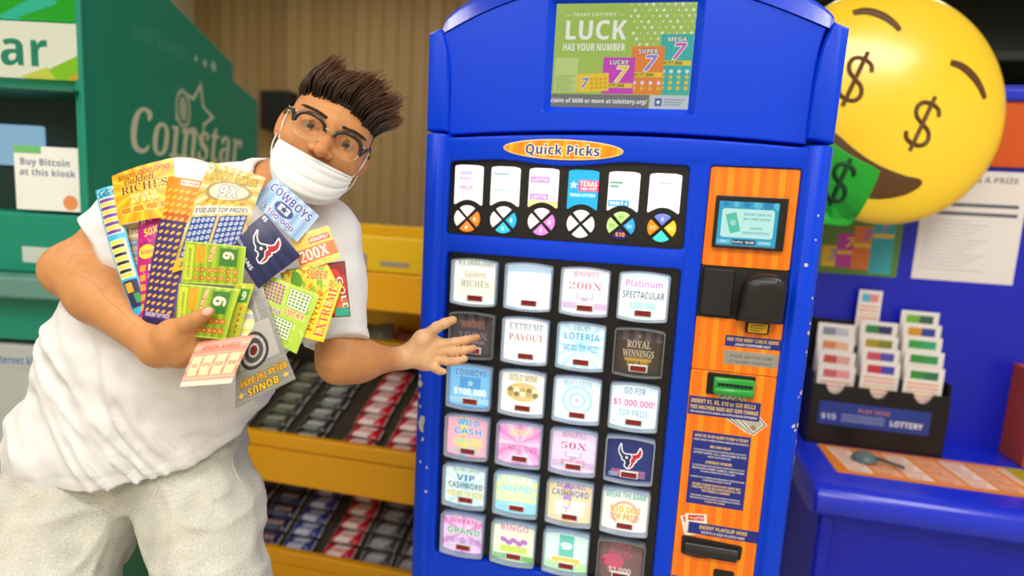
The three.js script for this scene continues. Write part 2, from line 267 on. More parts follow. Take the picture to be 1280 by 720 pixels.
  // quick picks panel, cards and buttons
  {
    const X0 = -0.08, X1 = 0.47, Y0 = 1.36, Y1 = 1.555, S = 3300, W = Math.round((X1 - X0) * S), H = Math.round((Y1 - Y0) * S);
    part('quick_picks_panel', box(-0.08, 1.36, -0.03, 0.47, 1.555, -0.014, 0.001, 1), M.black, t);
    const cx = [[584, 273.3], [629.3, 275], [676.7, 277.3], [725.7, 280], [776, 282.3], [827, 285]].map(([u, v]) => atZ(u, v, -0.01));
    const cols = [['#ffffff', '#f08a2e', '#f08a2e', '#ffffff'], ['#ffffff', '#28b6e6', '#35c3e8', '#ffffff'], ['#ffffff', '#e08ad8', '#e08ad8', '#ffffff'], ['#ffffff', '#ffffff', '#ffffff', '#ffffff'], ['#b8e68c', '#2a9fe0', '#101a6a', '#b8e68c'], ['#6a7fe8', '#f2c21e', '#3fd0cf', '#f08a1e']];
    const PX = (x) => (x - X0) * S, PY = (y) => (Y1 - y) * S;
    const tex = canvas(W, H, (x) => {
      x.fillStyle = '#000'; x.fillRect(0, 0, W, H);
      cx.forEach((c, i) => {
        const x0 = PX(c.x) - 0.036 * S, x1 = x0 + 0.072 * S, ya = PY(1.53), yb = PY(c.y + 0.03);
        x.fillStyle = ['#f4f8ff', '#f4fbff', '#fdf6ff', '#18a8e0', '#f6fafc', '#fbfcff'][i]; x.fillRect(x0, ya, x1 - x0, yb - ya);
        const mx = (x0 + x1) / 2;
        if (i === 0) { text(x, 'GRAND', mx - 26, ya + 62, 40, '#7a63c8', { style: 'italic bold', width: 100 }); text(x, 'jackpot', mx - 26, ya + 98, 34, '#a05ac0', { width: 100 }); text(x, 'PRIZE', mx - 20, ya + 170, 38, '#c65aa8', { style: 'italic bold', width: 110 }); for (let k = 0; k < 6; k++) { x.fillStyle = '#b9c7dd'; x.fillRect(mx + 46, ya + 46 + k * 36, 60, 7); } }
        if (i === 1) { x.fillStyle = '#69a7b8'; x.fillRect(x0 + 26, ya + 50, 120, 12); x.fillStyle = '#9ed7c8'; x.fillRect(x0 + 26, ya + 170, 100, 14); for (let k = 0; k < 5; k++) { x.fillStyle = '#c3d7e2'; x.fillRect(mx + 40, ya + 80 + k * 40, 66, 8); } }
        if (i === 2) { x.fillStyle = '#ffe9a0'; x.fillRect(x0, yb - 60, x1 - x0, 60); for (const y of [64, 190]) { x.fillStyle = '#b878d8'; x.fillRect(x0 + 20, ya + y, 140, 44); text(x, 'LOTTO', x0 + 90, ya + y + 22, 34, '#fff', { width: 120 }); } x.strokeStyle = '#e06ab8'; x.lineWidth = 5; x.strokeRect(mx + 62, ya + 140, 26, 26); x.strokeRect(mx + 62, ya + 200, 26, 26); }
        if (i === 3) { x.fillStyle = '#ff4a78'; x.fillRect(x0 + 84, ya + 74, 150, 80); text(x, 'TEXAS', x0 + 158, ya + 100, 50, '#ffffff', { width: 130 }); text(x, 'TWO STEP', x0 + 158, ya + 136, 26, '#ffffff', { width: 120 }); star(x, x0 + 48, ya + 112, 34, '#bfeaff'); text(x, 'TEXAS LOTTERY', mx, ya + 184, 30, '#e8f8ff', { width: 190 }); }
        if (i === 4) { x.fillStyle = '#5a9a8a'; x.fillRect(x0 + 20, ya + 74, 90, 14); x.fillRect(x0 + 20, ya + 100, 60, 14); x.fillStyle = '#3aa0d0'; x.fillRect(x0 + 14, ya + 205, 150, 46); text(x, 'DAILY 4', x0 + 88, ya + 228, 36, '#fff', { width: 130 }); x.strokeStyle = '#7a9ad8'; x.lineWidth = 5; for (const y of [190, 260]) x.strokeRect(mx + 60, ya + y, 26, 26); }
        if (i === 5) { x.fillStyle = '#a8c8c0'; x.fillRect(x0 + 70, ya + 64, 110, 12); for (let k = 0; k < 4; k++) { x.fillStyle = '#d3e0ea'; x.fillRect(x0 + 24, ya + 110 + k * 44, 150, 8); } }
        const R = 0.031 * S, X = PX(c.x), Y = PY(c.y);
        [[0, -1], [1, 0], [0, 1], [-1, 0]].forEach(([dx, dy], k) => { x.fillStyle = cols[i][k]; x.beginPath(); x.moveTo(X, Y); const a = Math.atan2(dy, dx); x.arc(X, Y, R * 1.1, a - 0.8, a + 0.8); x.closePath(); x.fill(); });
        if (i === 4) { text(x, '$10', X, Y + R * 0.62, 42, '#ff9a3a'); text(x, '$1', X, Y - R * 0.62, 36, '#5f9a4a'); text(x, '$5', X - R * 0.62, Y, 36, '#5f9a4a'); text(x, '$2', X + R * 0.62, Y, 34, '#bfe4ff'); }
        if (i === 5) { text(x, '$1', X - R * 0.62, Y, 40, '#ffd9a0'); text(x, '$1', X + R * 0.62, Y, 40, '#ffeeb0'); text(x, '$', X, Y - R * 0.62, 40, '#cfd6ff'); }
        if (i < 3) { text(x, '$', X, Y + R * 0.62, 40, '#ffffff'); text(x, '$', X + R * 0.62, Y, 40, '#ffffff'); }
      });
    });
    const lit = std('#fdfdfd', 0.3, { map: tex, emissive: '#ffffff', emissiveMap: tex, emissiveIntensity: 0.4 });
    cx.forEach((c) => {
      const s = new THREE.Shape(), w = 0.034, yt = 1.528, yb = c.y + 0.032; s.moveTo(c.x - w + 0.003, yb); s.quadraticCurveTo(c.x, yb + 0.024, c.x + w - 0.003, yb); s.quadraticCurveTo(c.x + w, yb, c.x + w, yb + 0.004); s.lineTo(c.x + w, yt - 0.006); s.quadraticCurveTo(c.x + w, yt, c.x + w - 0.005, yt); s.quadraticCurveTo(c.x, yt + 0.007, c.x - w + 0.005, yt); s.quadraticCurveTo(c.x - w, yt, c.x - w, yt - 0.006); s.lineTo(c.x - w, yb + 0.004); s.quadraticCurveTo(c.x - w, yb, c.x - w + 0.003, yb);
      part('game_card', uvXY(extr(s, -0.014, -0.009, 0.001, 1), X0, Y0, X1, Y1), lit, t);
      for (let k = 0; k < 4; k++) {
        const a = k * Math.PI / 2, b = new THREE.Shape(), g = 0.0035, R = 0.031, n = 8, q = Math.asin(g / R) + Math.PI / 4;
        const pt = (r, an) => [c.x + g * 1.4 * Math.cos(a) + (r) * Math.cos(an), c.y + g * 1.4 * Math.sin(a) + r * Math.sin(an)];
        const pts = [pt(0, 0)]; for (let i = 0; i <= n; i++) pts.push(pt(R - g * 1.4, a - Math.PI / 4 + 0.03 + i / n * (Math.PI / 2 - 0.06)));
        part('button', uvXY(extr(shapeOf(pts), -0.014, -0.005, 0.0022, 2), X0, Y0, X1, Y1), lit, t);
      }
    });
  }
  // ticket windows
  {
    const X0 = -0.075, X1 = 0.47, Y0 = 0.555, Y1 = 1.33, S = 2600, W = Math.round((X1 - X0) * S), H = Math.round((Y1 - Y0) * S);
    part('ticket_backboard', box(-0.08, 0.55, -0.04, 0.475, 1.336, -0.02, 0.001, 1), M.black, t);
    const off = new Set(['1,0', '1,3', '5,3']);
    const art = [
      [['#fbfaf2', [['$1,000,000', '#9fb89c', -.55, .9], ['Golden', '#b0a878', -.2, .55], ['RICHES', '#8f9a86', .08, .72]], 'gold'], ['#f4faff', [], 'blank'], ['#fbf6fb', [['MONOPOLY', '#e2a2b4', -.42, .6], ['200X', '#c07a8c', -.12, .8]], 'bowl'], ['#eafaff', [['Platinum', '#d874c8', -.32, .85], ['SPECTACULAR', '#3e4c66', 0, .95], ['$300,000', '#74c8b0', .3, .6]], 'stripes']],
      [['#57525f', [['MONOPOLY', '#c98a72', -.28, .6], ['100X', '#8a8494', .05, .8]], 'dark'], ['#fbfbfb', [['EXTREME', '#7b97a0', -.36, .85], ['PAYOUT', '#a25a72', -.05, .85]], 'gold'], ['#dff6ff', [['LUCKY', '#86b8c8', -.5, .4], ['LOTERIA', '#2f93c2', -.24, .85], ['$40,000 TOP PRIZE!', '#4a90b8', .1, .85]], 'cyan'], ['#453e3a', [['ROYAL', '#d9cfb8', -.18, .55], ['WINNINGS', '#d9cfb8', .08, .72], ['$250,000', '#d8b64a', .36, .5]], 'dark']],
      [['#7cc4f0', [['COWBOYS', '#2c6fb0', -.38, .8], ['$100,000', '#f2fbff', .22, .85]], 'blue'], ['#faf8f0', [['GOLD MINE', '#b79a4a', -.4, .7]], 'coins'], ['#eaf8ff', [['BULLSEYE', '#9fcfe0', -.42, .7]], 'target'], ['#e6f4fa', [['GO FOR', '#7aa0c8', -.4, .5], ['$1,000,000!', '#d0409a', -.05, .97], ['TOP PRIZE', '#7ab0c0', .25, .7]], 'stripes']],
      [['#f3b8cc', [['WILD', '#3aa8e0', -.4, .6], ['CASH', '#3aa8e0', -.12, .75], ['$100,000', '#d8e23a', .2, .75], ['TOP PRIZE!', '#b8d040', .42, .7]], 'wild'], ['#f0b4dc', [['LUCKY 7', '#f5d36a', -.3, .6], ['21 CHANCES TO WIN!', '#b23a9a', .2, .92]], 'rays'], ['#ead2ea', [['MONOPOLY', '#a878a8', -.45, .6], ['50X', '#b25a92', -.12, .65], ['$100,000', '#b04a80', .4, .6]], 'bowl'], ['#1c2c6a', [['$100,000 PRIZES', '#c24a6a', .48, .8]], 'bull']],
      [['#eafaf4', [['$100,000', '#9cc8b8', -.5, .7], ['VIP', '#2f6ab0', -.2, .5], ['CASHWORD', '#3a5a72', .06, .92], ['$100,000 TOP PRIZE!', '#c8b82e', .34, .95]], 'cyan'], ['#bdf0fb', [['TEXAS', '#e8fbff', -.4, .8], ['JACKPOT', '#7ad8ee', -.1, .8]], 'sun'], ['#f0d8b0', [['$50,000 BONUS', '#7a5ab0', -.48, .7], ['CASHWORD', '#2a6a9a', -.22, .92], ['$50,000', '#ffffff', .12, .75], ['TOP PRIZE!', '#ffffff', .36, .7]], 'wild2'], ['#f8ece4', [['BREAK THE BANK', '#44b8a8', -.42, .95], ['$30,000', '#f0a030', .02, .75], ['TOP PRIZE', '#e07a3a', .26, .7]], 'bank']],
      [['#e4c8f0', [['Weekly', '#e04a9a', -.36, .75], ['GRAND', '#4ab87a', -.02, .9], ['$1,000 A WEEK FOR LIFE', '#7a6ab0', .3, .92]], 'rays'], ['#eef6d8', [['BINGO', '#e08ac0', -.4, .75]], 'fruit'], ['#d8f2ec', [['9', '#ffffff', -.12, .3], ['$20,000', '#e8c23a', .38, .6]], 'nine'], ['#8a7078', [['Price', '#c86a8a', -.46, .5], ['Piggy', '#c86a8a', -.2, .55], ['$1,000', '#f2e2e6', .36, .55]], 'pig']],
    ];
    const PX = (x) => (x - X0) * S, PY = (y) => (Y1 - y) * S;
    const centre = (i, j) => [i * 0.13, 1.2585 - j * 0.127];
    const tex = canvas(W, H, (x) => {
      x.fillStyle = '#e8f2ff'; x.fillRect(0, 0, W, H);
      for (let j = 0; j < 6; j++) for (let i = 0; i < 4; i++) {
        const [bg, lines, kind] = art[j][i], [cx, cy] = centre(i, j), w = 0.1 * S, h = 0.1 * S, X = PX(cx), Y = PY(cy);
        x.save(); x.translate(X, Y); x.beginPath(); x.rect(-w / 2 - 14, -h / 2 - 16, w + 28, h + 32); x.clip(); x.fillStyle = bg; x.fillRect(-w, -h, 2 * w, 2 * h);
        const R = (n) => { seed = 77 + i * 13 + j * 101 + n; };
        if (kind === 'gold') { x.fillStyle = '#efe4bc'; for (let k = 0; k < 9; k++) x.fillRect(-w / 2 + 10, -10 + k * 12, w - 20, 5); }
        if (kind === 'blank') { x.fillStyle = '#c3dcee'; x.fillRect(-w / 2, -h / 2, w, 44); x.fillStyle = '#dcebf6'; x.fillRect(-w / 2, -h / 2 + 44, w * 0.5, 26); }
        if (kind === 'dark') { for (let k = 0; k < 8; k++) { x.fillStyle = k % 2 ? '#6a6472' : '#4a4650'; x.fillRect(-w / 2 + k * w / 8, -h / 2, w / 8, h * 0.25); } x.fillStyle = i === 3 ? '#b89a4a' : '#8a8490'; x.fillRect(-w * 0.3, h * 0.14, w * 0.6, 20); star(x, 0, -h * 0.36, 16, i === 3 ? '#b8a878' : '#8a7f8f'); }
        if (kind === 'bowl') { x.fillStyle = '#b9a8c8'; x.beginPath(); x.arc(0, h * 0.14, 26, 0, Math.PI); x.fill(); x.lineWidth = 9; x.strokeStyle = '#b9a8c8'; x.beginPath(); x.arc(-28, h * 0.1, 20, 1.5, 4.2); x.stroke(); x.beginPath(); x.arc(28, h * 0.1, 20, -1, 1.6); x.stroke(); x.fillStyle = '#d0b2d2'; x.fillRect(-w / 2, h * 0.26, w, 40); }
        if (kind === 'stripes') for (let k = 0; k < 6; k++) { x.fillStyle = ['#cdeff8', '#f4d6ee', '#d8f0d8'][k % 3]; x.fillRect(-w / 2, h * 0.2 + k * 14, w, 8); }
        if (kind === 'cyan') { for (let k = 0; k < 14; k++) { x.save(); x.rotate(k * 0.45); x.fillStyle = 'rgba(90,200,230,0.28)'; x.fillRect(0, -8, 170, 16); x.restore(); } }
        if (kind === 'blue') { x.fillStyle = '#4f9fdc'; x.fillRect(-w * 0.26, -h * 0.22, w * 0.52, h * 0.3); star(x, 0, -h * 0.06, 26, '#a8d8f4'); x.fillStyle = '#a8dcf8'; x.fillRect(-w / 2, h * 0.3, w, 34); }
        if (kind === 'coins') { x.fillStyle = '#d8c488'; x.beginPath(); x.ellipse(0, 0, w * 0.4, h * 0.24, 0, 0, 7); x.fill(); for (let k = 0; k < 10; k++) { x.fillStyle = ['#8a7a58', '#f2e8c8', '#c0a860'][k % 3]; x.beginPath(); x.arc(-w * 0.3 + (k % 5) * w * 0.15, -12 + (k > 4 ? 26 : 0), 17, 0, 7); x.fill(); } }
        if (kind === 'target') { for (let k = 0; k < 5; k++) { x.fillStyle = k % 2 ? '#f2fbff' : '#a6d9ec'; x.beginPath(); x.arc(0, 10, 92 - k * 19, 0, 7); x.fill(); } x.fillStyle = '#f0b8cc'; x.beginPath(); x.arc(0, 10, 14, 0, 7); x.fill(); }
        if (kind === 'wild' || kind === 'wild2') { for (let k = 0; k < 18; k++) { R(k); x.fillStyle = kind === 'wild' ? ['#e87aa0', '#8ad0f0', '#f8e070'][k % 3] : ['#e8903a', '#b08ad8', '#f6c86a'][k % 3]; x.beginPath(); x.arc(rr(-w / 2, w / 2), rr(-h / 2, h / 2), rr(10, 30), 0, 7); x.fill(); } }
        if (kind === 'rays') for (let k = 0; k < 12; k++) { x.save(); x.rotate(k * 0.5236); polyPath(x, [[0, 0], [210, -26], [210, 26]], k % 2 ? '#e090d0' : '#f8d0ec'); x.restore(); }
        if (kind === 'bull') bull(x, 0, -14, 1.25);
        if (kind === 'sun') { for (let k = 0; k < 20; k++) { x.save(); x.translate(0, h * 0.22); x.rotate(-k * 0.165); x.fillStyle = k % 2 ? '#f4ee9a' : '#c8f2d0'; polyPath(x, [[0, 0], [190, -14], [190, 14]], x.fillStyle); x.restore(); } x.fillStyle = '#9adcec'; x.fillRect(-w / 2, h * 0.24, w, 70); }
        if (kind === 'bank') { x.fillStyle = '#f0a8a0'; x.beginPath(); x.arc(0, 24, 84, 0, 7); x.fill(); x.fillStyle = '#f8e6b8'; x.beginPath(); x.arc(0, 24, 66, 0, 7); x.fill(); }
        if (kind === 'fruit') { for (let k = 0; k < 5; k++) { x.fillStyle = '#b678c8'; x.beginPath(); x.ellipse(-w * 0.26 + k * w * 0.13, -6 + (k % 2) * 16, 24, 18, 0.3, 0, 7); x.fill(); } x.fillStyle = '#c8e070'; x.fillRect(-w * 0.34, h * 0.12, w * 0.68, 46); x.fillStyle = '#7ac070'; x.fillRect(-w / 2, h * 0.34, w, 40); }
        if (kind === 'nine') { x.fillStyle = '#6ac8b8'; x.fillRect(-w * 0.18, -h * 0.4, w * 0.36, h * 0.56); x.fillStyle = '#bce8a8'; x.fillRect(-w / 2, h * 0.28, w, 60); x.fillStyle = '#f2c46a'; x.fillRect(-w * 0.34, h * 0.18, w * 0.68, 30); }
        if (kind === 'pig') { x.fillStyle = '#e06a92'; x.beginPath(); x.ellipse(-w * 0.16, h * 0.04, 62, 48, 0, 0, 7); x.fill(); x.beginPath(); x.arc(-w * 0.34, h * 0.02, 30, 0, 7); x.fill(); x.fillRect(-w * 0.3, h * 0.16, 18, 32); x.fillRect(-w * 0.06, h * 0.16, 18, 32); polyPath(x, [[-w * 0.3, -h * 0.16], [-w * 0.22, -h * 0.28], [-w * 0.18, -h * 0.12]], '#d0507c'); x.fillStyle = '#b23a66'; x.beginPath(); x.ellipse(-w * 0.4, h * 0.05, 10, 13, 0, 0, 7); x.fill(); }
        lines.forEach(([s, c, y, ww]) => text(x, s, 0, (y * 0.8 - 0.02) * h, Math.min(68, h * 0.22), c, { width: w * ww * 0.97, stroke: off.has(j + ',' + i) ? undefined : 'rgba(255,255,255,0.35)', sw: 6, font: kind === 'gold' || kind === 'dark' || kind === 'bowl' ? 'serif' : 'sans-serif' }));
        if (!off.has(j + ',' + i)) { x.fillStyle = '#a8c0d0'; for (let k = 0; k < 3; k++) x.fillRect(-w * 0.45, h * 0.36 + k * 10, w * 0.22, 4); }
        x.restore();
      }
    });
    seed = 999;
    const lit = std('#fdfdfd', 0.4, { map: tex, emissive: '#f2f8ff', emissiveMap: tex, emissiveIntensity: 0.48 });
    const unlit = std('#ffffff', 0.4, { map: tex });
    const rimLit = std('#cfe0f4', 0.18, { transmission: 0.55, thickness: 0, clearcoat: 0.6 }), rimOff = std('#7f858c', 0.2, { transmission: 0.3, thickness: 0, clearcoat: 0.6 });
    const led = canvas(256, 96, (x, w, h) => { x.fillStyle = '#4a0010'; x.fillRect(0, 0, w, h); text(x, '8.0.0.0', w / 2, h / 2 + 4, 74, '#b3122a', { font: 'monospace', width: 210 }); });
    const ledM = std('#200006', 0.3, { map: led, emissive: '#ff4050', emissiveMap: led, emissiveIntensity: 1.6 }), bezM = std('#eef2f6', 0.35);
    for (let j = 0; j < 6; j++) for (let i = 0; i < 4; i++) {
      const [x, y] = centre(i, j), w = 0.0555, h = 0.0525, o = off.has(j + ',' + i);
      const ring = arched(x - w, y - h, x + w, y + h, 0.004, 0.007); ring.holes.push(arched(x - w + 0.0035, y - h + 0.0035, x + w - 0.0035, y + h - 0.0035, 0.004, 0.005, THREE.Path));
      const win = part('ticket_window', toCreasedNormals(extr(ring, -0.02, 0.01, 0.0012, 2, 8), 0.5), o ? rimOff : rimLit, t);
      part('ticket_print', uvXY(extr(arched(x - w + 0.004, y - h + 0.004, x + w - 0.004, y + h - 0.004, 0.004, 0.005), -0.014, -0.008, 0.0005, 1, 8), X0, Y0, X1, Y1), o ? unlit : lit, win);
      // clear bowed cover
      const cv = new THREE.PlaneGeometry(2 * w - 0.008, 2 * h - 0.004, 8, 8), p = cv.attributes.position;
      for (let k = 0; k < p.count; k++) { const a = p.getX(k) / w, b = p.getY(k) / h; p.setZ(k, 0.003 + 0.006 * (1 - b * b)); p.setY(k, p.getY(k) + b * 0.003 * (1 - a * a)); }
      cv.computeVertexNormals(); cv.translate(x, y, 0); part('cover_pane', cv, M.glass, win);
      part('price_display_bezel', box(x - 0.019, y - h + 0.006, -0.012, x + 0.023, y - h + 0.023, -0.004, 0.002), bezM, win);
      part('price_display', uvXY(box(x - 0.0155, y - h + 0.0085, -0.006, x + 0.0195, y - h + 0.0205, -0.0032, 0.0006, 1), x - 0.0155, y - h + 0.0085, x + 0.0195, y - h + 0.0205), ledM, win);
    }
  }
  // orange control column
  {
    const X0 = 0.506, X1 = 0.688;
    const stripes = (W, H, f) => canvas(W, H, (x) => { x.fillStyle = '#fb7a08'; x.fillRect(0, 0, W, H); for (let i = 0; i < 7; i++) { x.fillStyle = i % 2 ? '#ff9a10' : '#ff8a0a'; x.save(); x.translate(f(i) * W, 0); x.transform(1, 0, 0.02, 1, 0, 0); x.fillRect(0, 0, W * 0.07, H); x.restore(); } });
    const oA = std('#ffffff', 0.4, { map: stripes(256, 256, (i) => 0.14 * i + 0.06) });
    part('screen_panel', uvXY(extr(rrect(X0 + 0.001, 1.339, X1 - 0.003, 1.549, 0.006), -0.04, -0.006, 0.0015, 2), X0, 1.339, X1, 1.549), oA, t, 'orange striped panel around the small screen');
    part('module_panel', extr(rrect(X0, 1.226, X1 - 0.002, 1.339, 0.004), -0.04, -0.008, 0.001, 1), M.blackMatte, t);
    part('check_panel', uvXY(extr(rrect(X0 + 0.001, 1.108, X1 - 0.002, 1.226, 0.004), -0.04, -0.006, 0.001, 2), X0, 1.1, X1, 1.24), oA, t);
    part('bill_panel', uvXY(extr(rrect(X0 + 0.001, 0.525, X1 - 0.002, 1.1065, 0.004), -0.04, -0.006, 0.001, 2), X0, 0.5, X1, 1.1), std('#ffffff', 0.4, { map: stripes(256, 256, (i) => 0.16 * i - 0.02) }), t);
    const P = (u, v, z = -0.006) => atZ(u, v, z);
    // small screen
    const sb = new THREE.Shape(); const s0 = rrect(0.5235, 1.379, 0.666, 1.489, 0.003); s0.holes.push(rrect(0.5305, 1.3855, 0.651, 1.478, 0.002, THREE.Path));
    part('touch_screen_bezel', extr(s0, -0.02, 0.005, 0.0015, 2), M.black, t);
    const cs = canvas(512, 400, (x, w, h) => {
      x.fillStyle = '#2ba6cc'; x.fillRect(0, 0, w, h); for (let i = 0; i < 6; i++) { x.fillStyle = i % 2 ? '#5cc4dc' : '#1c8ab8'; x.beginPath(); x.arc(60 + i * 90, 26, 22 + i * 4, 0, 7); x.fill(); }
      x.fillStyle = '#c4f4ea'; x.beginPath(); x.roundRect(34, 66, 446, 262, 24); x.fill(); x.save(); x.translate(135, 195); x.rotate(-0.3); x.fillStyle = '#58c8ae'; x.fillRect(-46, -90, 92, 180); x.fillStyle = '#9ae4ce'; x.beginPath(); x.arc(0, 0, 28, 0, 7); x.fill(); x.restore();
      ['INSERT CASH TO', 'BUY YOUR TICKETS', '', 'INSERTE', 'DINERO EFECTIVO'].forEach((s, i) => text(x, s, 335, 112 + i * 42, 30, '#4fb0b4', { width: s ? 230 - (i === 3 ? 130 : 0) : undefined }));
      x.fillStyle = '#103a58'; x.beginPath(); x.roundRect(140, 345, 200, 44, 14); x.fill(); text(x, 'Credits', 190, 367, 28, '#e8f8ff'); text(x, '$0.00', 292, 367, 30, '#ffffff'); for (const q of [12, 360]) { x.fillStyle = '#6cc8d8'; x.beginPath(); x.roundRect(q, 348, 116, 38, 10); x.fill(); text(x, q < 50 ? 'INFO' : 'ESPAÑOL', q + 58, 367, 22, '#dff'); }
    });
    part('touch_screen', uvXY(box(0.5305, 1.3855, -0.02, 0.651, 1.478, -0.003, 0.001, 1), 0.5305, 1.3855, 0.651, 1.478), std('#080808', 0.12, { emissive: '#ffffff', emissiveMap: cs, emissiveIntensity: 0.85 }), t, 'small glowing cyan screen with credit display');
    const l = new THREE.RectAreaLight('#9fe8f2', 0.5, 0.115, 0.088); l.name = 'touch_screen_light'; l.position.set(0.591 - 0.303, 1.432, -0.004 + 0.3); l.rotation.y = Math.PI; t.add(l);
    // black modules
    part('module_cover', box(0.512, 1.232, -0.01, 0.577, 1.334, 0.006, 0.004, 3), M.blackMatte, t);
    {
      const s = new THREE.Shape(); s.moveTo(0.585, 1.229); s.lineTo(0.676, 1.229); s.lineTo(0.678, 1.30); s.quadraticCurveTo(0.676, 1.331, 0.645, 1.332); s.lineTo(0.63, 1.332); s.quadraticCurveTo(0.596, 1.33, 0.591, 1.30); s.lineTo(0.585, 1.229);
      part('scanner_hood', toCreasedNormals(extr(s, -0.012, 0.05, 0.022, 6, 14), 1.0), std('#17181b', 0.38), t);
      part('scanner_lip', box(0.61, 1.2, -0.008, 0.657, 1.232, 0.006, 0.004, 2), M.blackMatte, t);
    }
    const lab = (name, x0, y0, x1, y1, W, H, draw, mat = {}, label, z = -0.0068, th = 0.0012, rot = 0) => {
      const g = uvXY(box(x0, y0, z, x1, y1, z + th, 0.0004, 1), x0, y0, x1, y1);
      if (rot) { const cx = (x0 + x1) / 2, cy = (y0 + y1) / 2; g.translate(-cx, -cy, 0); g.rotateZ(rot); g.translate(cx, cy, 0); }
      return part(name, g, std('#ffffff', 0.45, { map: canvas(W, H, draw), ...mat }), t, label);
    };
    lab('scanner_sticker', 0.614, 1.203, 0.653, 1.223, 160, 80, (x, w, h) => { x.fillStyle = '#e8b800'; x.fillRect(0, 0, w, h); text(x, 'WARNING', w / 2, 16, 22, '#1a1a10', { width: 120 }); for (let i = 0; i < 3; i++) { x.fillStyle = '#4a3c08'; x.fillRect(20, 36 + i * 14, 120 - i * 20, 5); } }, {}, 'yellow warning sticker', 0.0056);
    const navy = '#1c2a8c';
    lab('check_sticker', 0.572, 1.166, 0.6855, 1.19, 512, 112, (x, w, h) => { x.fillStyle = navy; x.fillRect(0, 0, w, h); text(x, 'DID YOU WIN? CHECK HERE!', w / 2, 38, 50, '#ffd86a', { width: 480 }); text(x, '¿GANÓ? COMPRUEBE AQUÍ', w / 2, 86, 34, '#f2ecd8', { width: 330 }); }, {}, 'blue sticker asking did you win');
    lab('clerk_plate', 0.573, 1.1265, 0.684, 1.157, 512, 144, (x, w, h) => { x.fillStyle = '#a9a9a4'; x.fillRect(0, 0, w, h); for (let i = 0; i < 260; i++) { x.fillStyle = i % 2 ? '#b4b4b0' : '#9c9c98'; x.fillRect(rnd() * w, rnd() * h, rr(10, 60), 1); } text(x, 'PLEASE ASK FOR CLERK', w / 2, 54, 40, '#3a3c42', { style: 'normal', width: 400 }); text(x, 'IF YOU NEED ASSISTANCE', w / 2, 112, 36, '#3a3c42', { style: 'normal', width: 410 }); }, { metalness: 0.4, roughness: 0.35 }, 'brushed metal help plate');
    part('bill_acceptor_recess', box(0.543, 1.054, -0.008, 0.643, 1.104, -0.003, 0.003), M.black, t);
    const ba = part('bill_acceptor', toCreasedNormals(merge([box(0.555, 1.061, -0.004, 0.641, 1.098, 0.012, 0.005, 3), box(0.556, 1.061, 0.004, 0.640, 1.078, 0.022, 0.006, 3)]), 0.7), std('#0f9c34', 0.3, { clearcoat: 0.5 }), t, 'green plastic bill slot');
    part('bill_slot', box(0.563, 1.081, 0.006, 0.636, 1.087, 0.0126, 0.001, 1), M.black, ba);
    for (let i = 0; i < 9; i++) part('bill_guide', box(0.566 + i * 0.0078, 1.077, 0.01, 0.5695 + i * 0.0078, 1.083, 0.0135, 0.0008, 1), M.black, ba);
    // printed bank notes and stickers
    const note = (x, w, h) => { x.fillStyle = '#e9e6dc'; x.fillRect(0, 0, w, h); x.strokeStyle = '#55564e'; x.lineWidth = 8; x.strokeRect(12, 12, w - 24, h - 24); x.fillStyle = '#b9b8a8'; x.fillRect(24, 24, w - 48, h - 48); x.fillStyle = '#6a6b60'; x.beginPath(); x.ellipse(w / 2, h / 2, h * 0.24, h * 0.32, 0, 0, 7); x.fill(); text(x, '20', 46, 46, 40, '#33342e'); text(x, '20', w - 46, h - 46, 40, '#33342e'); };
    [[0.606, 1.017, 0.55], [0.617, 1.017, 0.66], [0.63, 1.018, 0.78]].forEach(([cx, cy, r], i) => lab('banknote_print', cx - 0.048, cy - 0.02, cx + 0.048, cy + 0.02, 320, 140, note, {}, 'printed banknote picture', -0.0069 + i * 0.0002, 0.0011, -r));
    lab('bill_sticker', 0.509, 1.004, 0.660, 1.046, 640, 178, (x, w, h) => { x.fillStyle = navy; x.fillRect(0, 0, w, h); text(x, 'INSERT $1, $5, $10 or $20 BILLS', w * 0.48, 42, 56, '#ffd86a', { width: 580 }); text(x, 'THIS MACHINE DOES NOT GIVE CHANGE', w / 2, 102, 52, '#ffd86a', { width: 610 }); text(x, 'ESTA MAQUINA NO DA CAMBIO, NO ACEPTA MONEDAS EXTRANJERAS', w / 2, 148, 26, '#f2ecd8', { width: 600 }); }, {}, 'blue sticker listing accepted bills', -0.0062);
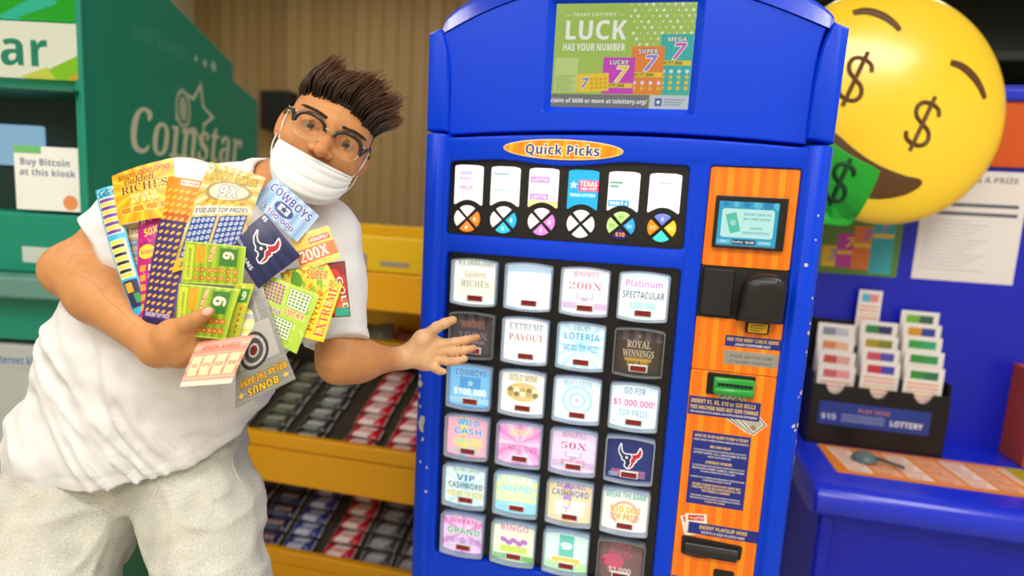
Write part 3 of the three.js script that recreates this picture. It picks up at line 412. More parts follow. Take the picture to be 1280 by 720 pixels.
    lab('help_board', 0.524, 0.794, 0.648, 0.966, 512, 710, (x, w, h) => {
      x.fillStyle = navy; x.fillRect(0, 0, w, h);
      [['MUST BE 18 OR OLDER TO BUY A TICKET', 40, 38, .92, 1], ['DEBE TENER 18 AÑOS PARA COMPRAR UN BOLETO', 78, 24, .94, 0], ['WE CAN HELP!', 136, 36, .36, 1], ['IF YOU HAVE A QUESTION OR CONCERN ABOUT THE USE OF', 176, 22, .9, 0], ['LOTTERY TICKETS, CALL 1-800-375-6886 OR VISIT', 204, 26, .92, 0], ['WWW.TXLOTTERY.ORG', 234, 22, .4, 0], ['¡PODEMOS AYUDAR!', 288, 36, .46, 1], ['SI TIENE PREGUNTAS O NECESITA AYUDA SOBRE EL USO DE', 326, 22, .9, 0], ['BOLETOS DE LOTERÍA, LLAME AL 1-800-375-6886', 354, 26, .9, 0], ['O VISITE WWW.TXLOTTERY.ORG', 382, 22, .6, 0], ['CLAIMED OUT GAMES ARE REGULARLY UPDATED AND', 440, 22, .94, 0], ['CONSIDERED RELIABLE SOURCES', 466, 22, .5, 0], ['BEFORE CLOSING SCRATCH OFF GAMES MAY', 510, 30, .84, 1], ['CONTINUE TO BE SOLD EVEN WHEN ALL THE', 540, 30, .86, 1], ['TOP PRIZES IS CLAIMED', 570, 30, .5, 1], ['POR FAVOR, ALGUNOS JUEGOS PUEDEN CONTINUAR', 622, 22, .86, 0], ['VENDIÉNDOSE AUN CUANDO LOS PREMIOS SE ACABEN', 648, 22, .88, 0], ['1-800-375-6886', 674, 24, .36, 1]].forEach(([s, y, z, ww, b]) => text(x, s, w / 2, y, z, b ? '#ffd86a' : '#e9e3cf', { width: w * ww }));
    }, {}, 'blue notice board with yellow print');
    const slip = (x, w, h) => { x.fillStyle = '#f6efe6'; x.fillRect(0, 0, w, h); x.fillStyle = '#c8102e'; x.fillRect(w * 0.14, h * 0.06, w * 0.72, h * 0.26); star(x, w * 0.28, h * 0.19, h * 0.1, '#ffd23a'); text(x, 'LOTTO', w * 0.6, h * 0.2, h * 0.19, '#ffffff', { style: 'italic bold', width: w * 0.46 }); x.fillStyle = '#f0b49a'; x.fillRect(w * 0.05, h * 0.84, w * 0.9, h * 0.1); };
    lab('playslip_print', 0.521, 0.718, 0.562, 0.766, 160, 190, slip, {}, 'printed playslip picture', -0.0069, 0.0011, 0.28); lab('playslip_print', 0.528, 0.720, 0.575, 0.770, 160, 190, slip, {}, 'printed playslip picture', -0.0067, 0.0011, 0.1);
    lab('playslip_sticker', 0.535, 0.722, 0.6865, 0.7495, 640, 116, (x, w, h) => { x.fillStyle = navy; x.fillRect(0, 0, w, h); text(x, 'INSERT PLAYSLIP HERE', w * 0.5, 40, 50, '#ffd86a', { width: 440 }); text(x, 'INSERTE LA HOJA DE JUEGO AQUÍ', w * 0.5, 88, 34, '#f2ecd8', { width: 400 }); }, {}, 'blue insert playslip sticker', -0.0062);
    {
      const s = new THREE.Shape(); s.moveTo(0.524, 0.672); s.lineTo(0.531, 0.668); s.quadraticCurveTo(0.56, 0.662, 0.585, 0.667); s.quadraticCurveTo(0.60, 0.673, 0.62, 0.675); s.lineTo(0.648, 0.675); s.quadraticCurveTo(0.655, 0.675, 0.655, 0.682); s.lineTo(0.656, 0.703); s.quadraticCurveTo(0.656, 0.71, 0.649, 0.71); s.lineTo(0.53, 0.715); s.quadraticCurveTo(0.523, 0.715, 0.523, 0.708); s.lineTo(0.524, 0.672);
      const r = part('playslip_slot', extr(s, -0.008, -0.003, 0.002, 2), M.black, t);
      part('slot_ramp', toCreasedNormals(new THREE.CylinderGeometry(0.02, 0.02, 0.114, 20, 1, false).rotateZ(Math.PI / 2).scale(1, 0.8, 0.5).translate(0.588, 0.687, -0.001), 0.6), std('#1c1e22', 0.25), r);
    }
    part('receipt_slot', extr(rrect(0.6, 0.56, 0.645, 0.645, 0.006), -0.008, -0.002, 0.002, 2), M.black, t);
    part('receipt_flap', extr(rrect(0.609, 0.57, 0.636, 0.628, 0.003), -0.004, 0.001, 0.0015, 2), M.blackMatte, t);
    lab('take_ticket_sticker', 0.509, 0.585, 0.592, 0.612, 360, 118, (x, w, h) => { x.fillStyle = navy; x.fillRect(0, 0, w, h); text(x, 'TAKE TICKET', w / 2, 42, 54, '#ffd86a', { width: 310 }); text(x, 'TOME SU BOLETO', w / 2, 92, 34, '#f2ecd8', { width: 280 }); }, {}, 'blue take ticket sticker');
  }
}
// ================= COIN COUNTING KIOSK (left) =================
{
  const TH = 11 * Math.PI / 180, O = atD(112, 250, 1.75); O.y = 0;
  const t = thing('coin_kiosk', 'dark green coin counting kiosk with lit sign and script logo on its side', 'kiosk', [O.x, 0, O.z]);
  t.rotation.y = TH; t.updateMatrixWorld(true);
  const NF = V(Math.sin(TH), 0, Math.cos(TH)), NS = V(Math.cos(TH), 0, -Math.sin(TH));
  const F = (u, v) => t.worldToLocal(atPlane(u, v, O, NF)), Sd = (u, v) => t.worldToLocal(atPlane(u, v, O, NS));
  const green = std('#008c74', 0.4, { bumpMap: plasticBump, bumpScale: 0.0002 }), deep = std('#04302c', 0.6), dgreen = std('#005a48', 0.45);
  // side profile: (depth, height)
  const pr = [[200, -14], [292, 80], [292, 100], [322, 126]].map(([u, v]) => { const p = Sd(u, v); return [p.z, p.y]; });
  const zb = pr[3][0], top = pr[0][1];
  const W = 0.95, ztop = pr[0][0];
  const sidePts = [[0, 0], [0, top], [ztop, top], [pr[1][0], pr[1][1]], [pr[2][0], pr[2][1]], [pr[3][0], pr[3][1]], [zb, 0]];
  const side = (x0, x1, inset) => { const s = shapeOf(sidePts.map(([z, y]) => [-Math.min(z, -inset), y])); const g = new THREE.ExtrudeGeometry(s, { depth: x1 - x0 - 0.008, bevelEnabled: true, bevelThickness: 0.004, bevelSize: 0.004, bevelOffset: -0.004, bevelSegments: 2 }); g.rotateY(Math.PI / 2).translate(x0 + 0.004, 0, 0); return g; };
  const Wd = -zb, sideTex = canvas(1024, Math.round(1024 * top / Wd) > 2048 ? 2048 : Math.round(1024 * top / Wd), (x, w, h) => {
    x.fillStyle = '#008c74'; x.fillRect(0, 0, w, h);
    const pos = (u, v) => { const p = Sd(u, v); return [-p.z / Wd * w, h - p.y / top * h]; };
    const a = pos(163, 35), b = pos(235, 68), ang = Math.atan2(b[1] - a[1], b[0] - a[0]);
    text(x, 'adPlanet', (a[0] + b[0]) / 2, (a[1] + b[1]) / 2, 64, '#3f9a86', { rot: ang, style: 'normal', width: Math.hypot(b[0] - a[0], b[1] - a[1]) });
    [[245, 73, 10], [256, 79, 13], [267, 83, 18]].forEach(([u, v, r]) => { const p = pos(u, v); x.beginPath(); x.arc(p[0], p[1], r, 0, 7); x.fillStyle = '#a8c8bc'; x.fill(); });
    const c = pos(158, 172), d = pos(300, 178); text(x, 'Coinstar', (c[0] + d[0]) / 2, (c[1] + d[1]) / 2, 190, '#cfd8c0', { style: 'italic bold', font: 'serif', width: Math.hypot(d[0] - c[0], d[1] - c[1]) });
    const e = pos(246, 143); x.lineWidth = 13; x.strokeStyle = '#c8d4bc'; star(x, e[0], e[1], 108, null, 5, 0.5, -1.3); x.stroke(); const e2 = pos(229, 136); x.fillStyle = '#a9c0a8'; x.beginPath(); x.ellipse(e2[0], e2[1], 46, 66, 0, 0, 7); x.fill(); x.strokeStyle = '#00745a'; x.lineWidth = 8; x.beginPath(); x.ellipse(e2[0], e2[1], 28, 44, 0, 0, 7); x.stroke();
  });
  const sg = side(-0.03, 0, 0.0); uvXY(sg, 0, 0, zb, top, 2, 1);
  lpart('side_panel', sg, std('#ffffff', 0.4, { map: sideTex }), t, 'green side panel with pale script logo and stars');
  lpart('body', side(-W, -0.03, 0.16), dgreen, t);
  lpart('far_side_panel', side(-W - 0.03, -W, 0), green, t);
  const yv = (u, v) => F(u, v).y, xr = -0.03, xl = -W;
  const y1 = yv(50, 24), y2 = yv(50, 28), y3 = yv(60, 98), y4 = yv(60, 112);
  const trim = F(101, 150).x;
  lpart('front_trim', box(trim, 0, -0.02, 0.0, top, 0.006, 0.004), green, t);
  lpart('header', box(xl, y4, -0.17, trim, top, -0.02, 0.01), green, t);
  lpart('header_lip', box(xl, y4 - 0.01, -0.17, trim + 0.002, y4, 0.03, 0.006), dgreen, t);
  const sx0 = F(0, 60).x - 0.34, sx1 = F(99, 60).x;
  const sign = canvas(1024, 256, (x, w, h) => { x.fillStyle = '#f6f4d2'; x.fillRect(0, 0, w, h); polyPath(x, [[w * 0.76, h], [w, h * 0.56], [w, h]], '#8fcf1e'); polyPath(x, [[w * 0.7, h], [w * 0.84, h * 0.8], [w * 0.88, h]], '#d4dc4a'); polyPath(x, [[w * 0.93, h], [w, h * 0.88], [w, h]], '#d8b030'); text(x, 'coinstar', w * 0.36, h * 0.5, 220, '#0d8a66', { width: w * 0.98 }); });
  lpart('sign', uvXY(box(sx0, y3, -0.02, sx1, y2, 0.004, 0.003), sx0, y3, sx1, y2), std('#101010', 0.3, { emissive: '#ffffff', emissiveMap: sign, emissiveIntensity: 0.7 }), t, 'lit cream sign with green lettering');
  const gtex = canvas(512, 128, (x, w, h) => { x.fillStyle = '#14c81e'; x.fillRect(0, 0, w, h); polyPath(x, [[w * 0.6, h], [w * 0.9, h * 0.55], [w * 0.9, h * 0.8], [w * 0.7, h]], '#2fe0b0'); });
  lpart('top_sign', uvXY(box(sx0, y1, -0.02, sx1, top - 0.01, 0.004, 0.003), sx0, y1, sx1, top), std('#0a1a0a', 0.3, { emissive: '#ffffff', emissiveMap: gtex, emissiveIntensity: 0.5 }), t, 'bright green lit panel');
  const l = new THREE.RectAreaLight('#f4f2cc', 0.7, sx1 - sx0, y2 - y3); l.name = 'sign_light'; l.position.set((sx0 + sx1) / 2, (y2 + y3) / 2, 0.012); l.rotation.y = Math.PI; t.add(l);
  const yl = yv(60, 345), yb = yv(60, 372);
  lpart('recess_panel', box(xl, yv(60, 270), -0.166, trim, y4, -0.155, 0.002), deep, t);
  const dx0 = F(-90, 180).x, dx1 = F(5, 180).x;
  lpart('display', box(dx0, yv(3, 205), -0.155, dx1, yv(3, 150), -0.135, 0.004), std('#081018', 0.2, { emissive: '#9fd0ee', emissiveIntensity: 0.6 }), t);
  lpart('recess_side_card', box(F(72, 160).x, yv(80, 190), -0.155, F(96, 160).x, yv(80, 132), -0.15, 0.001), std('#8a7a3c', 0.6), t);
  lpart('middle_panel', box(xl, yl, -0.155, trim, yv(60, 268), -0.03, 0.01), green, t);
  lpart('middle_label', box(F(18, 320).x, yv(40, 330), -0.03, F(60, 320).x, yv(40, 310), -0.028, 0.0005, 1), std('#c4d2cc', 0.5), t);
  lpart('ledge', box(xl, yb, -0.16, trim + 0.02, yl, 0.05, 0.012, 3), std('#5f8f88', 0.35), t);
  lpart('lower_panel', box(xl, yv(60, 430), -0.16, trim, yb, -0.02, 0.008), green, t);
  lpart('lower_door', box(xl, 0.05, -0.16, trim, yv(60, 436), -0.015, 0.008), std('#b4bcba', 0.5), t);
  const itx = canvas(512, 64, (x, w, h) => { x.fillStyle = '#b4bcba'; x.fillRect(0, 0, w, h); text(x, 'Internet kiosk', w * 0.5, h / 2, 46, '#3c6ab0', { width: w * 0.9 }); });
  const lx0 = F(-20, 452).x, lx1 = F(58, 452).x, ly0 = yv(30, 462), ly1 = yv(30, 444);
  lpart('door_label', uvXY(box(lx0, ly0, -0.016, lx1, ly1, -0.013, 0.0005, 1), lx0, ly0, lx1, ly1), std('#ffffff', 0.5, { map: itx }), t);
  // paper notice in front of the recess
  const n0 = F(6, 180), n1 = F(97, 266), ntex = canvas(512, 480, (x, w, h) => { x.fillStyle = '#eef2f0'; x.fillRect(0, 0, w, h); x.fillStyle = '#6cc070'; x.fillRect(0, 0, w * 0.4, 56); text(x, 'Buy Bitcoin', w * 0.45, 118, 70, '#5a6a90', { width: w * 0.74 }); text(x, 'at this kiosk', w * 0.48, 196, 66, '#5a6a90', { width: w * 0.82 }); x.fillStyle = '#e8935a'; x.beginPath(); x.arc(w * 0.8, h * 0.86, 56, 0, 7); x.fill(); });
  const pg = uvXY(box(n0.x, n1.y, -0.03, n1.x, n0.y, -0.028, 0.0005, 1), n0.x, n1.y, n1.x, n0.y);
  const pn = new THREE.Mesh(pg, std('#ffffff', 0.6, { map: ntex })); pn.name = numbered('paper_notice'); scene.add(pn); pn.position.copy(t.position); pn.rotation.y = TH;
  tag(pn, 'white notice about buying coins hung below the lit kiosk sign', 'notice');
}

// ================= SNACK SHELF =================
{
  const Z = -0.45, x0 = -1.2, x1 = -0.165;
  const t = thing('snack_shelf', 'yellow tiered candy shelf between the green kiosk and the blue machine', 'shelf', [(x0 + x1) / 2, 0, -0.68]);
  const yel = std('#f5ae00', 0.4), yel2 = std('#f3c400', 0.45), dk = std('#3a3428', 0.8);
  part('back_panel', box(x0, 0, -0.96, x1, 0.915, -0.92, 0.004), dk, t); part('upper_back_panel', box(x0, 0.918, -0.96, x1, 1.33, -0.92, 0.004), yel2, t);  // lower panel coloured dark to stand in for shade behind the trays
  part('side_panel', box(x0 - 0.02, 0, -0.95, x0, 1.3, Z - 0.02, 0.004), yel, t); part('side_panel', box(x1, 0, -0.95, x1 + 0.02, 1.3, Z - 0.02, 0.004), yel, t);
  for (const [yb, yt] of [[0.441, 0.605], [0.03, 0.172]]) {
    part('shelf_board', box(x0, yb - 0.02, -0.93, x1, yb, Z - 0.02, 0.003), yel, t);
    part('shelf_lip', box(x0, yb - 0.02, Z - 0.02, x1, yt - 0.055, Z, 0.006), yel, t); part('lip_rail', box(x0, yt - 0.052, Z - 0.024, x1, yt, Z + 0.006, 0.007, 3), yel, t);
  }
  part('shelf_board', box(x0, 1.07, -0.93, x1, 1.085, Z - 0.02, 0.003), yel2, t);
  part('upper_lip', box(x0, 1.076, Z - 0.02, x1, 1.2, Z, 0.006), yel, t); part('upper_rail', box(x0, 1.203, Z - 0.022, x1, 1.318, Z + 0.004, 0.007), yel2, t);
  { const a = atZ(476, 326, Z), b = atZ(512, 335, Z); part('price_label', box(a.x, b.y, Z + 0.004, b.x, a.y, Z + 0.006, 0.0006, 1), std('#a79a86', 0.6), t); const c = atZ(446, 316, Z), d = atZ(459, 340, Z); part('price_label', box(c.x, d.y, Z + 0.004, d.x, c.y, Z + 0.007, 0.0006, 1), std('#a8a498', 0.6), t); }
  // candy packets: one pillow packet, cloned
  const packGeo = (() => {
    const w = 0.118, h = 0.05, d = 0.028, g = new THREE.BoxGeometry(w, d, h, 12, 4, 6), p = g.attributes.position;
    for (let i = 0; i < p.count; i++) { const a = Math.abs(p.getX(i)) / (w / 2), b = Math.abs(p.getZ(i)) / (h / 2), f = (1 - Math.pow(a, 6) * 0.9) * (1 - Math.pow(b, 4) * 0.55); p.setY(i, p.getY(i) * f); if (a > 0.93) p.setZ(i, p.getZ(i) * (1 + 0.04 * Math.sin(i * 3))); }
    g.computeVertexNormals(); return g.translate(0, d / 2, 0);
  })();
  const wrap = (base, band, txt, tc) => canvas(256, 128, (x, w, h) => { x.fillStyle = base; x.fillRect(0, 0, w, h); x.save(); x.transform(1, 0, -0.5, 1, 30, 0); x.fillStyle = band; x.fillRect(w * 0.25, 0, w * 0.5, h); x.restore(); text(x, txt, w / 2, h / 2, 52, tc, { style: 'italic bold', width: w * 0.6 }); x.fillStyle = '#c8c8c8'; x.fillRect(0, 0, 8, h); x.fillRect(w - 8, 0, 8, h); });
  const pm = (m) => std('#ffffff', 0.3, { map: m });
  const K = { olive: [pm(wrap('#39403a', '#6f7868', 'GUM', '#c9d0c0')), 'olive grey gum packet'], slate: [pm(wrap('#23292e', '#7f8a86', 'MINT', '#e8ece8')), 'dark slate mint packet'], red: [pm(wrap('#c8102a', '#f4e4e4', 'CANDY', '#d0122c')), 'red and white candy packet'], orange: [pm(wrap('#b81828', '#e8b050', 'BAR', '#fff0d0')), 'red and orange candy bar'], navy: [pm(wrap('#16224e', '#4a5678', 'BAR', '#d8a070')), 'navy blue candy bar'], blue: [pm(wrap('#25358c', '#c0c8e4', 'BAR', '#303f9c')), 'blue and white candy bar'], grey: [pm(wrap('#4a4c54', '#8c8f9a', 'CHOC', '#dcdce2')), 'dark grey chocolate packet'] };
  const rows = [[0.465, [[-1.05, 'slate'], [-0.895, 'olive'], [-0.735, 'slate'], [-0.54, 'red'], [-0.38, 'red'], [-0.24, 'orange']], 'upper candy tray', 'top tray'], [0.05, [[-1.05, 'navy'], [-0.905, 'navy'], [-0.765, 'blue'], [-0.6, 'red'], [-0.46, 'grey'], [-0.32, 'grey']], 'lower candy tray', 'bottom tray']];
  for (const [yb, cols, grp, where] of rows) {
    // sloping insert the packets lean on
    const s = shapeOf([[-0.92, yb - 0.02], [Z - 0.03, yb - 0.02], [Z - 0.03, yb + 0.075], [-0.92, yb + 0.28]]), g = new THREE.ExtrudeGeometry(s, { depth: x1 - x0 - 0.02, bevelEnabled: false }); g.rotateY(-Math.PI / 2); g.translate(x1 - 0.01, 0, 0);
    part('sloped_insert', g, dk, t);
    for (const [cx, kind] of cols) for (let k = 0; k < 7; k++) {
      const [mat, desc] = K[kind], z = Z - 0.07 - k * 0.056, y = yb + 0.077 + (Z - 0.03 - z) * 0.4659 + 0.001;
      const m = new THREE.Mesh(packGeo, mat); m.name = numbered(kind === 'olive' ? 'gum_packet' : kind === 'slate' ? 'mint_packet' : kind === 'grey' ? 'chocolate_packet' : kind === 'red' ? 'candy_packet' : 'candy_bar');
      m.position.set(cx + rr(-0.005, 0.005), y, z); m.rotation.set(0.435, rr(-0.05, 0.05), 0); scene.add(m);
      tag(m, `${desc} in its column on the ${where} of the yellow shelf`, kind === 'navy' || kind === 'blue' || kind === 'orange' ? 'candy bar' : 'packet', `${desc}s in the ${grp}`);
    }
  }
  // bags on the upper part of the tray by the machine
  const bagGeo = (w, h, d) => { const g = new THREE.BoxGeometry(w, h, d, 10, 10, 4), p = g.attributes.position; for (let i = 0; i < p.count; i++) { const a = Math.abs(p.getX(i)) / (w / 2), b = Math.abs(p.getY(i)) / (h / 2), f = (1 - Math.pow(a, 4) * 0.7) * (1 - Math.pow(b, 6) * 0.9); p.setZ(i, p.getZ(i) * f + 0.004 * Math.sin(p.getX(i) * 80)); } g.computeVertexNormals(); return g; };
  const put = (u, v, z, w, h, c, l, r) => { const p = atZ(u, v, z), g = bagGeo(w, h, 0.06); g.rotateX(-0.35); g.rotateZ(r); g.translate(p.x, p.y, p.z); solo('snack_bag', g, std(c, 0.35), l, 'snack bag'); };
  part('bag_shelf', box(-0.62, 0.905, -0.93, x1, 0.92, -0.66, 0.003), yel2, t);
  put(472, 424, -0.72, 0.13, 0.11, '#77807c', 'grey green snack bag leaning on the yellow back panel', 0.25); put(508, 428, -0.72, 0.09, 0.1, '#7c3a34', 'dull red snack bag beside the grey green one', -0.1);
  put(540, 432, -0.74, 0.1, 0.12, '#6a7478', 'slate grey snack bag behind the blue machine edge', 0.1);
}

// ================= PLAYSLIP STATION (right) =================
{
  const blue = std('#0a1fc8', 0.4), blue2 = std('#1230dc', 0.3, { clearcoat: 0.3, clearcoatRoughness: 0.2 }), orange = std('#d4560a', 0.5);
  const X0 = 0.93, X1 = 1.66, CY = 0.679;
  const t = thing('playslip_station', 'blue lottery playslip desk with upright back panel and orange header', 'desk', [(X0 + X1) / 2, 0, -0.75]);
  part('back_panel', box(X0, 0.05, -1.05, X1 + 0.12, 1.92, -1.0, 0.006), blue, t);
  part('header', box(X0, 1.654, -1.0, X1 + 0.12, 1.865, -0.985, 0.004), orange, t);
  part('header_rail', box(X0, 1.865, -1.04, X1 + 0.14, 1.905, -0.97, 0.01, 3), blue2, t);
  part('side_panel', box(X1 - 0.01, CY, -1.0, X1 + 0.02, 1.0, -0.86, 0.004), orange, t);
  // desk top with rounded nose, swept along x
  const s = new THREE.Shape(); s.moveTo(1.0, CY); s.lineTo(0.53, CY); s.bezierCurveTo(0.49, CY, 0.47, CY - 0.02, 0.47, CY - 0.05); s.bezierCurveTo(0.47, CY - 0.08, 0.49, CY - 0.1, 0.53, CY - 0.105); s.lineTo(1.0, CY - 0.105);
  const g = new THREE.ExtrudeGeometry(s, { depth: X1 + 0.1 - X0 - 0.03, bevelEnabled: true, bevelThickness: 0.015, bevelSize: 0.015, bevelOffset: -0.015, bevelSegments: 3, curveSegments: 12 }); g.rotateY(Math.PI / 2).translate(X0 + 0.015, 0, 0);
  part('desk_top', toCreasedNormals(g, 0.4), blue2, t);
  part('cabinet', box(X0 + 0.04, 0.0, -0.98, X1 + 0.1, CY - 0.105, -0.56, 0.012, 3), blue, t);
  part('cabinet_rib', box(X0 + 0.04, 0.0, -0.58, X0 + 0.085, CY - 0.105, -0.545, 0.012, 3), blue, t);
  // things on and around it
  const mat = canvas(1024, 320, (x, w, h) => { x.fillStyle = '#e88a28'; x.fillRect(0, 0, w, h); for (let i = 0; i < 7; i++) { x.save(); x.translate(40 + i * 140, 30); x.transform(1, 0, 0.12, 1, 0, 0); x.fillStyle = i % 2 ? '#f0b088' : '#f2dccc'; x.fillRect(0, 0, 118, 260); for (let k = 0; k < 9; k++) { x.fillStyle = ['#e06a3a', '#d8a080', '#c8482a'][k % 3]; x.fillRect(10, 14 + k * 28, 98 - (k % 3) * 20, 9); } x.restore(); } x.fillStyle = '#b8a81e'; x.fillRect(930, 0, 94, h); });
  solo('desk_mat', uvXY(box(1.02, CY, -0.84, 1.64, CY + 0.003, -0.605, 0.001, 1), 1.02, -0.605, 1.64, -0.84, 0, 2), std('#ffffff', 0.5, { map: mat }), 'orange and white printed strip lying on the blue desk', 'desk mat');
  const ntx = canvas(640, 760, (x, w, h) => { x.fillStyle = '#eceae8'; x.fillRect(0, 0, w, h); text(x, 'CLAIMING A PRIZE', w / 2, 60, 50, '#6a7484', { width: w * 0.8 }); for (let i = 0; i < 2; i++) { x.fillStyle = '#5a6274'; x.fillRect(40, 220 + i * 60, w - 80, 24); } for (let i = 0; i < 14; i++) { x.fillStyle = '#c2c6cc'; x.fillRect(40, 340 + i * 26, (w - 240) * (0.7 + 0.3 * ((i * 7) % 4) / 3), 6); } });
  const na = atZ(1150, 210, -1), nb = atZ(1264, 356, -1);
  { const gx0 = 1.296, gx1 = 1.605; const gg = uvXY(box(gx0, 1.265, -0.999, gx1, 1.64, -0.997, 0.0005, 1), gx0, 1.265, gx1, 1.64); solo('paper_notice', gg, std('#ffffff', 0.7, { map: ntx }), 'large white printed sheet fixed to the blue back panel', 'notice'); }
  const ptx = canvas(512, 512, (x, w, h) => { x.fillStyle = '#5f8f3c'; x.fillRect(0, 0, w, h); [['#e8c23a', 30, 300, 130, 150], ['#c83ab0', 120, 200, 140, 260], ['#e8803a', 220, 140, 140, 330], ['#3ab4c0', 330, 60, 140, 430]].forEach(([c, a, b, ww, hh], i) => { x.fillStyle = c; x.fillRect(a, b, ww, hh); text(x, '7', a + ww / 2, b + 70, 110, ['#7d7cc8', '#f3d440', '#8f6be0', '#d95fb5'][i], { style: 'italic bold' }); x.fillStyle = '#f0d03a'; x.fillRect(a + 6, b + 130, ww - 12, 30); }); });
  { const a = 0.985, b = 1.25; solo('poster', uvXY(box(a, 1.262, -0.999, b, 1.5, -0.997, 0.0005, 1), a, 1.262, b, 1.5), std('#ffffff', 0.5, { map: ptx }), 'small green poster of colourful sevens on the blue back panel', 'poster'); }
  // black playslip holder with scooped pockets
  const h = thing('playslip_holder', 'black tiered holder full of playslips on the blue desk', 'holder', [1.2, CY, -0.9]);
  const HX0 = 0.985, HX1 = 1.412, HZ = -0.85, notch = [1.06, 1.195, 1.33];
  { const s2 = new THREE.Shape(); s2.moveTo(HX0, CY); s2.lineTo(HX1, CY); s2.lineTo(HX1, 0.892); for (const n of [...notch].reverse()) { s2.lineTo(n + 0.03, 0.892); s2.quadraticCurveTo(n + 0.022, 0.862, n, 0.86); s2.quadraticCurveTo(n - 0.022, 0.862, n - 0.03, 0.892); } s2.lineTo(HX0, 0.892); s2.lineTo(HX0, CY); part('front', extr(s2, HZ - 0.008, HZ, 0.0015, 1), M.black, h); }
  part('base', box(HX0, CY, -0.985, HX1, CY + 0.01, HZ - 0.004, 0.002), M.black, h); part('back', box(HX0, CY, -0.99, HX1, 1.1, -0.982, 0.002), M.black, h);
  for (const x of [HX0, 1.125, 1.26, HX1 - 0.006]) part('divider', box(x, CY, -0.985, x + 0.006, 0.93, HZ - 0.006, 0.002), M.black, h);
  const ltx = canvas(512, 128, (x, w, hh) => { x.fillStyle = '#27409c'; x.fillRect(0, 0, w, hh); text(x, 'PLAY HERE', w * 0.5, 34, 30, '#c88a6a', { width: 150 }); for (let i = 0; i < 3; i++) { x.fillStyle = '#9fb0dc'; x.fillRect(110, 62 + i * 16, 200, 6); } text(x, '$15', 50, 82, 44, '#dfe6fa'); text(x, 'LOTTERY', 408, 84, 42, '#ffffff', { width: 150 }); });
  { const a = 1.015, b = 1.36; part('label_plate', uvXY(box(a, 0.752, HZ, b, 0.833, HZ + 0.0015, 0.0005, 1), a, 0.752, b, 0.833), std('#ffffff', 0.4, { map: ltx }), h, 'blue label strip with white lettering'); }
  const slipTex = (c1, c2) => canvas(192, 320, (x, w, hh) => { x.fillStyle = '#f6f4ee'; x.fillRect(0, 0, w, hh); x.fillStyle = c1; x.fillRect(28, 22, 136, 44); x.fillStyle = c2; x.fillRect(96, 22, 68, 44); for (let i = 0; i < 9; i++) { x.fillStyle = ['#f0b080', '#f4a8a0', '#e8d0a0'][i % 3]; x.fillRect(18, 86 + i * 22, 156, 11); } });
  const cols = [{ x: 1.06, k: [['#d86a70', '#f0a0a0'], ['#c8504c', '#e8b0a8'], ['#e09060', '#f0c0a0'], ['#8a94b0', '#c8ccd8']], y: [1.09, 1.045, 1.0, 0.955], n: 'red' }, { x: 1.195, k: [['#d03a4a', '#4a4ab8'], ['#d85a70', '#5a58b8'], ['#b4a020', '#8a8a2a'], ['#3a8a4a', '#34406a'], ['#5ac0e0', '#f09090']], y: [0.985, 1.025, 1.065, 1.11, 1.215], n: 'violet' }, { x: 1.328, k: [['#3a9a3a', '#2a7a5a'], ['#3a9a3a', '#3aa060'], ['#3aa84a', '#3ab07a'], ['#e0a030', '#3a48a8'], ['#7ac04a', '#3a6a5a']], y: [0.98, 1.03, 1.075, 1.115, 1.155], n: 'green' }];
  const front = { red: [0.955, 1.0, 1.045, 1.09] };
  cols.forEach((c) => { const ys = c.n === 'red' ? front.red : c.y; c.k.forEach(([a, b], i) => {
    const y1 = ys[i], z = HZ - 0.016 - i * 0.024, hh = Math.min(0.2, y1 - CY - 0.012), w = i === 4 && c.n === 'violet' ? 0.075 : 0.118, g2 = uvXY(box(-w / 2, 0, -0.0012, w / 2, hh, 0.0012, 0.0005, 1), -w / 2, 0, w / 2, hh), m = new THREE.Mesh(g2, std('#ffffff', 0.7, { map: slipTex(a, b) }));
    m.name = numbered('playslip'); m.position.set(c.x - (c.n === 'violet' && i === 4 ? 0.03 : 0.0) + 0.002 * (i % 2), y1 - hh, z); m.rotation.x = -0.02; m.rotation.z = -0.01; scene.add(m);
    tag(m, c.n === 'violet' && i === 4 ? 'tallest white playslip with a pale blue and pink heading' : `white playslip with ${[['red', 'brick red', 'orange', 'grey blue'], ['red and violet', 'pink and violet', 'olive', 'dark green and navy'], ['leaf green', 'bright green', 'emerald', 'orange and blue', 'light green']][['red', 'violet', 'green'].indexOf(c.n)][i]} heading in the black holder`, 'playslip', 'playslips in the black holder');
  }); });
  // pen on its coil
  const pp = atY(1080, 576, CY + 0.003);
  const pen = thing('counter_pen', 'grey counter pen in its round base on the orange strip', 'pen', [pp.x, CY + 0.003, pp.z]);
  lpart('pen_base', new THREE.LatheGeometry([[0, 0], [0.036, 0], [0.038, 0.008], [0.03, 0.022], [0.014, 0.03], [0, 0.031]].map((p) => new THREE.Vector2(p[0], p[1])), 28), std('#5f7478', 0.35), pen);
  lpart('pen_body', rod(V(0.01, 0.02, 0), V(0.1, 0.012, 0.05), 0.006, 0.005), std('#3c4a50', 0.3), pen);
  // tall dark rack behind the desk
  const rk = thing('storage_rack', 'dark metal rack standing behind the orange header', 'rack', [1.9, 0, -1.9]);
  const rm = std('#232a28', 0.6), rm2 = std('#55604e', 0.7);
  for (const [x, z] of [[1.1, -2.1], [2.9, -2.1], [1.1, -1.6], [2.9, -1.6]]) part('post', box(x - 0.02, 0, z - 0.02, x + 0.02, 2.6, z + 0.02, 0.003), rm, rk);
  for (const y of [0.5, 1.1, 1.7, 2.13, 2.5]) part('shelf_board', box(1.08, y, -2.12, 2.92, y + 0.04, -1.58, 0.004), y > 2.3 ? rm2 : rm, rk);
  part('rack_back', box(1.08, 0.02, -2.14, 2.92, 2.6, -2.12, 0.003), rm, rk);
}

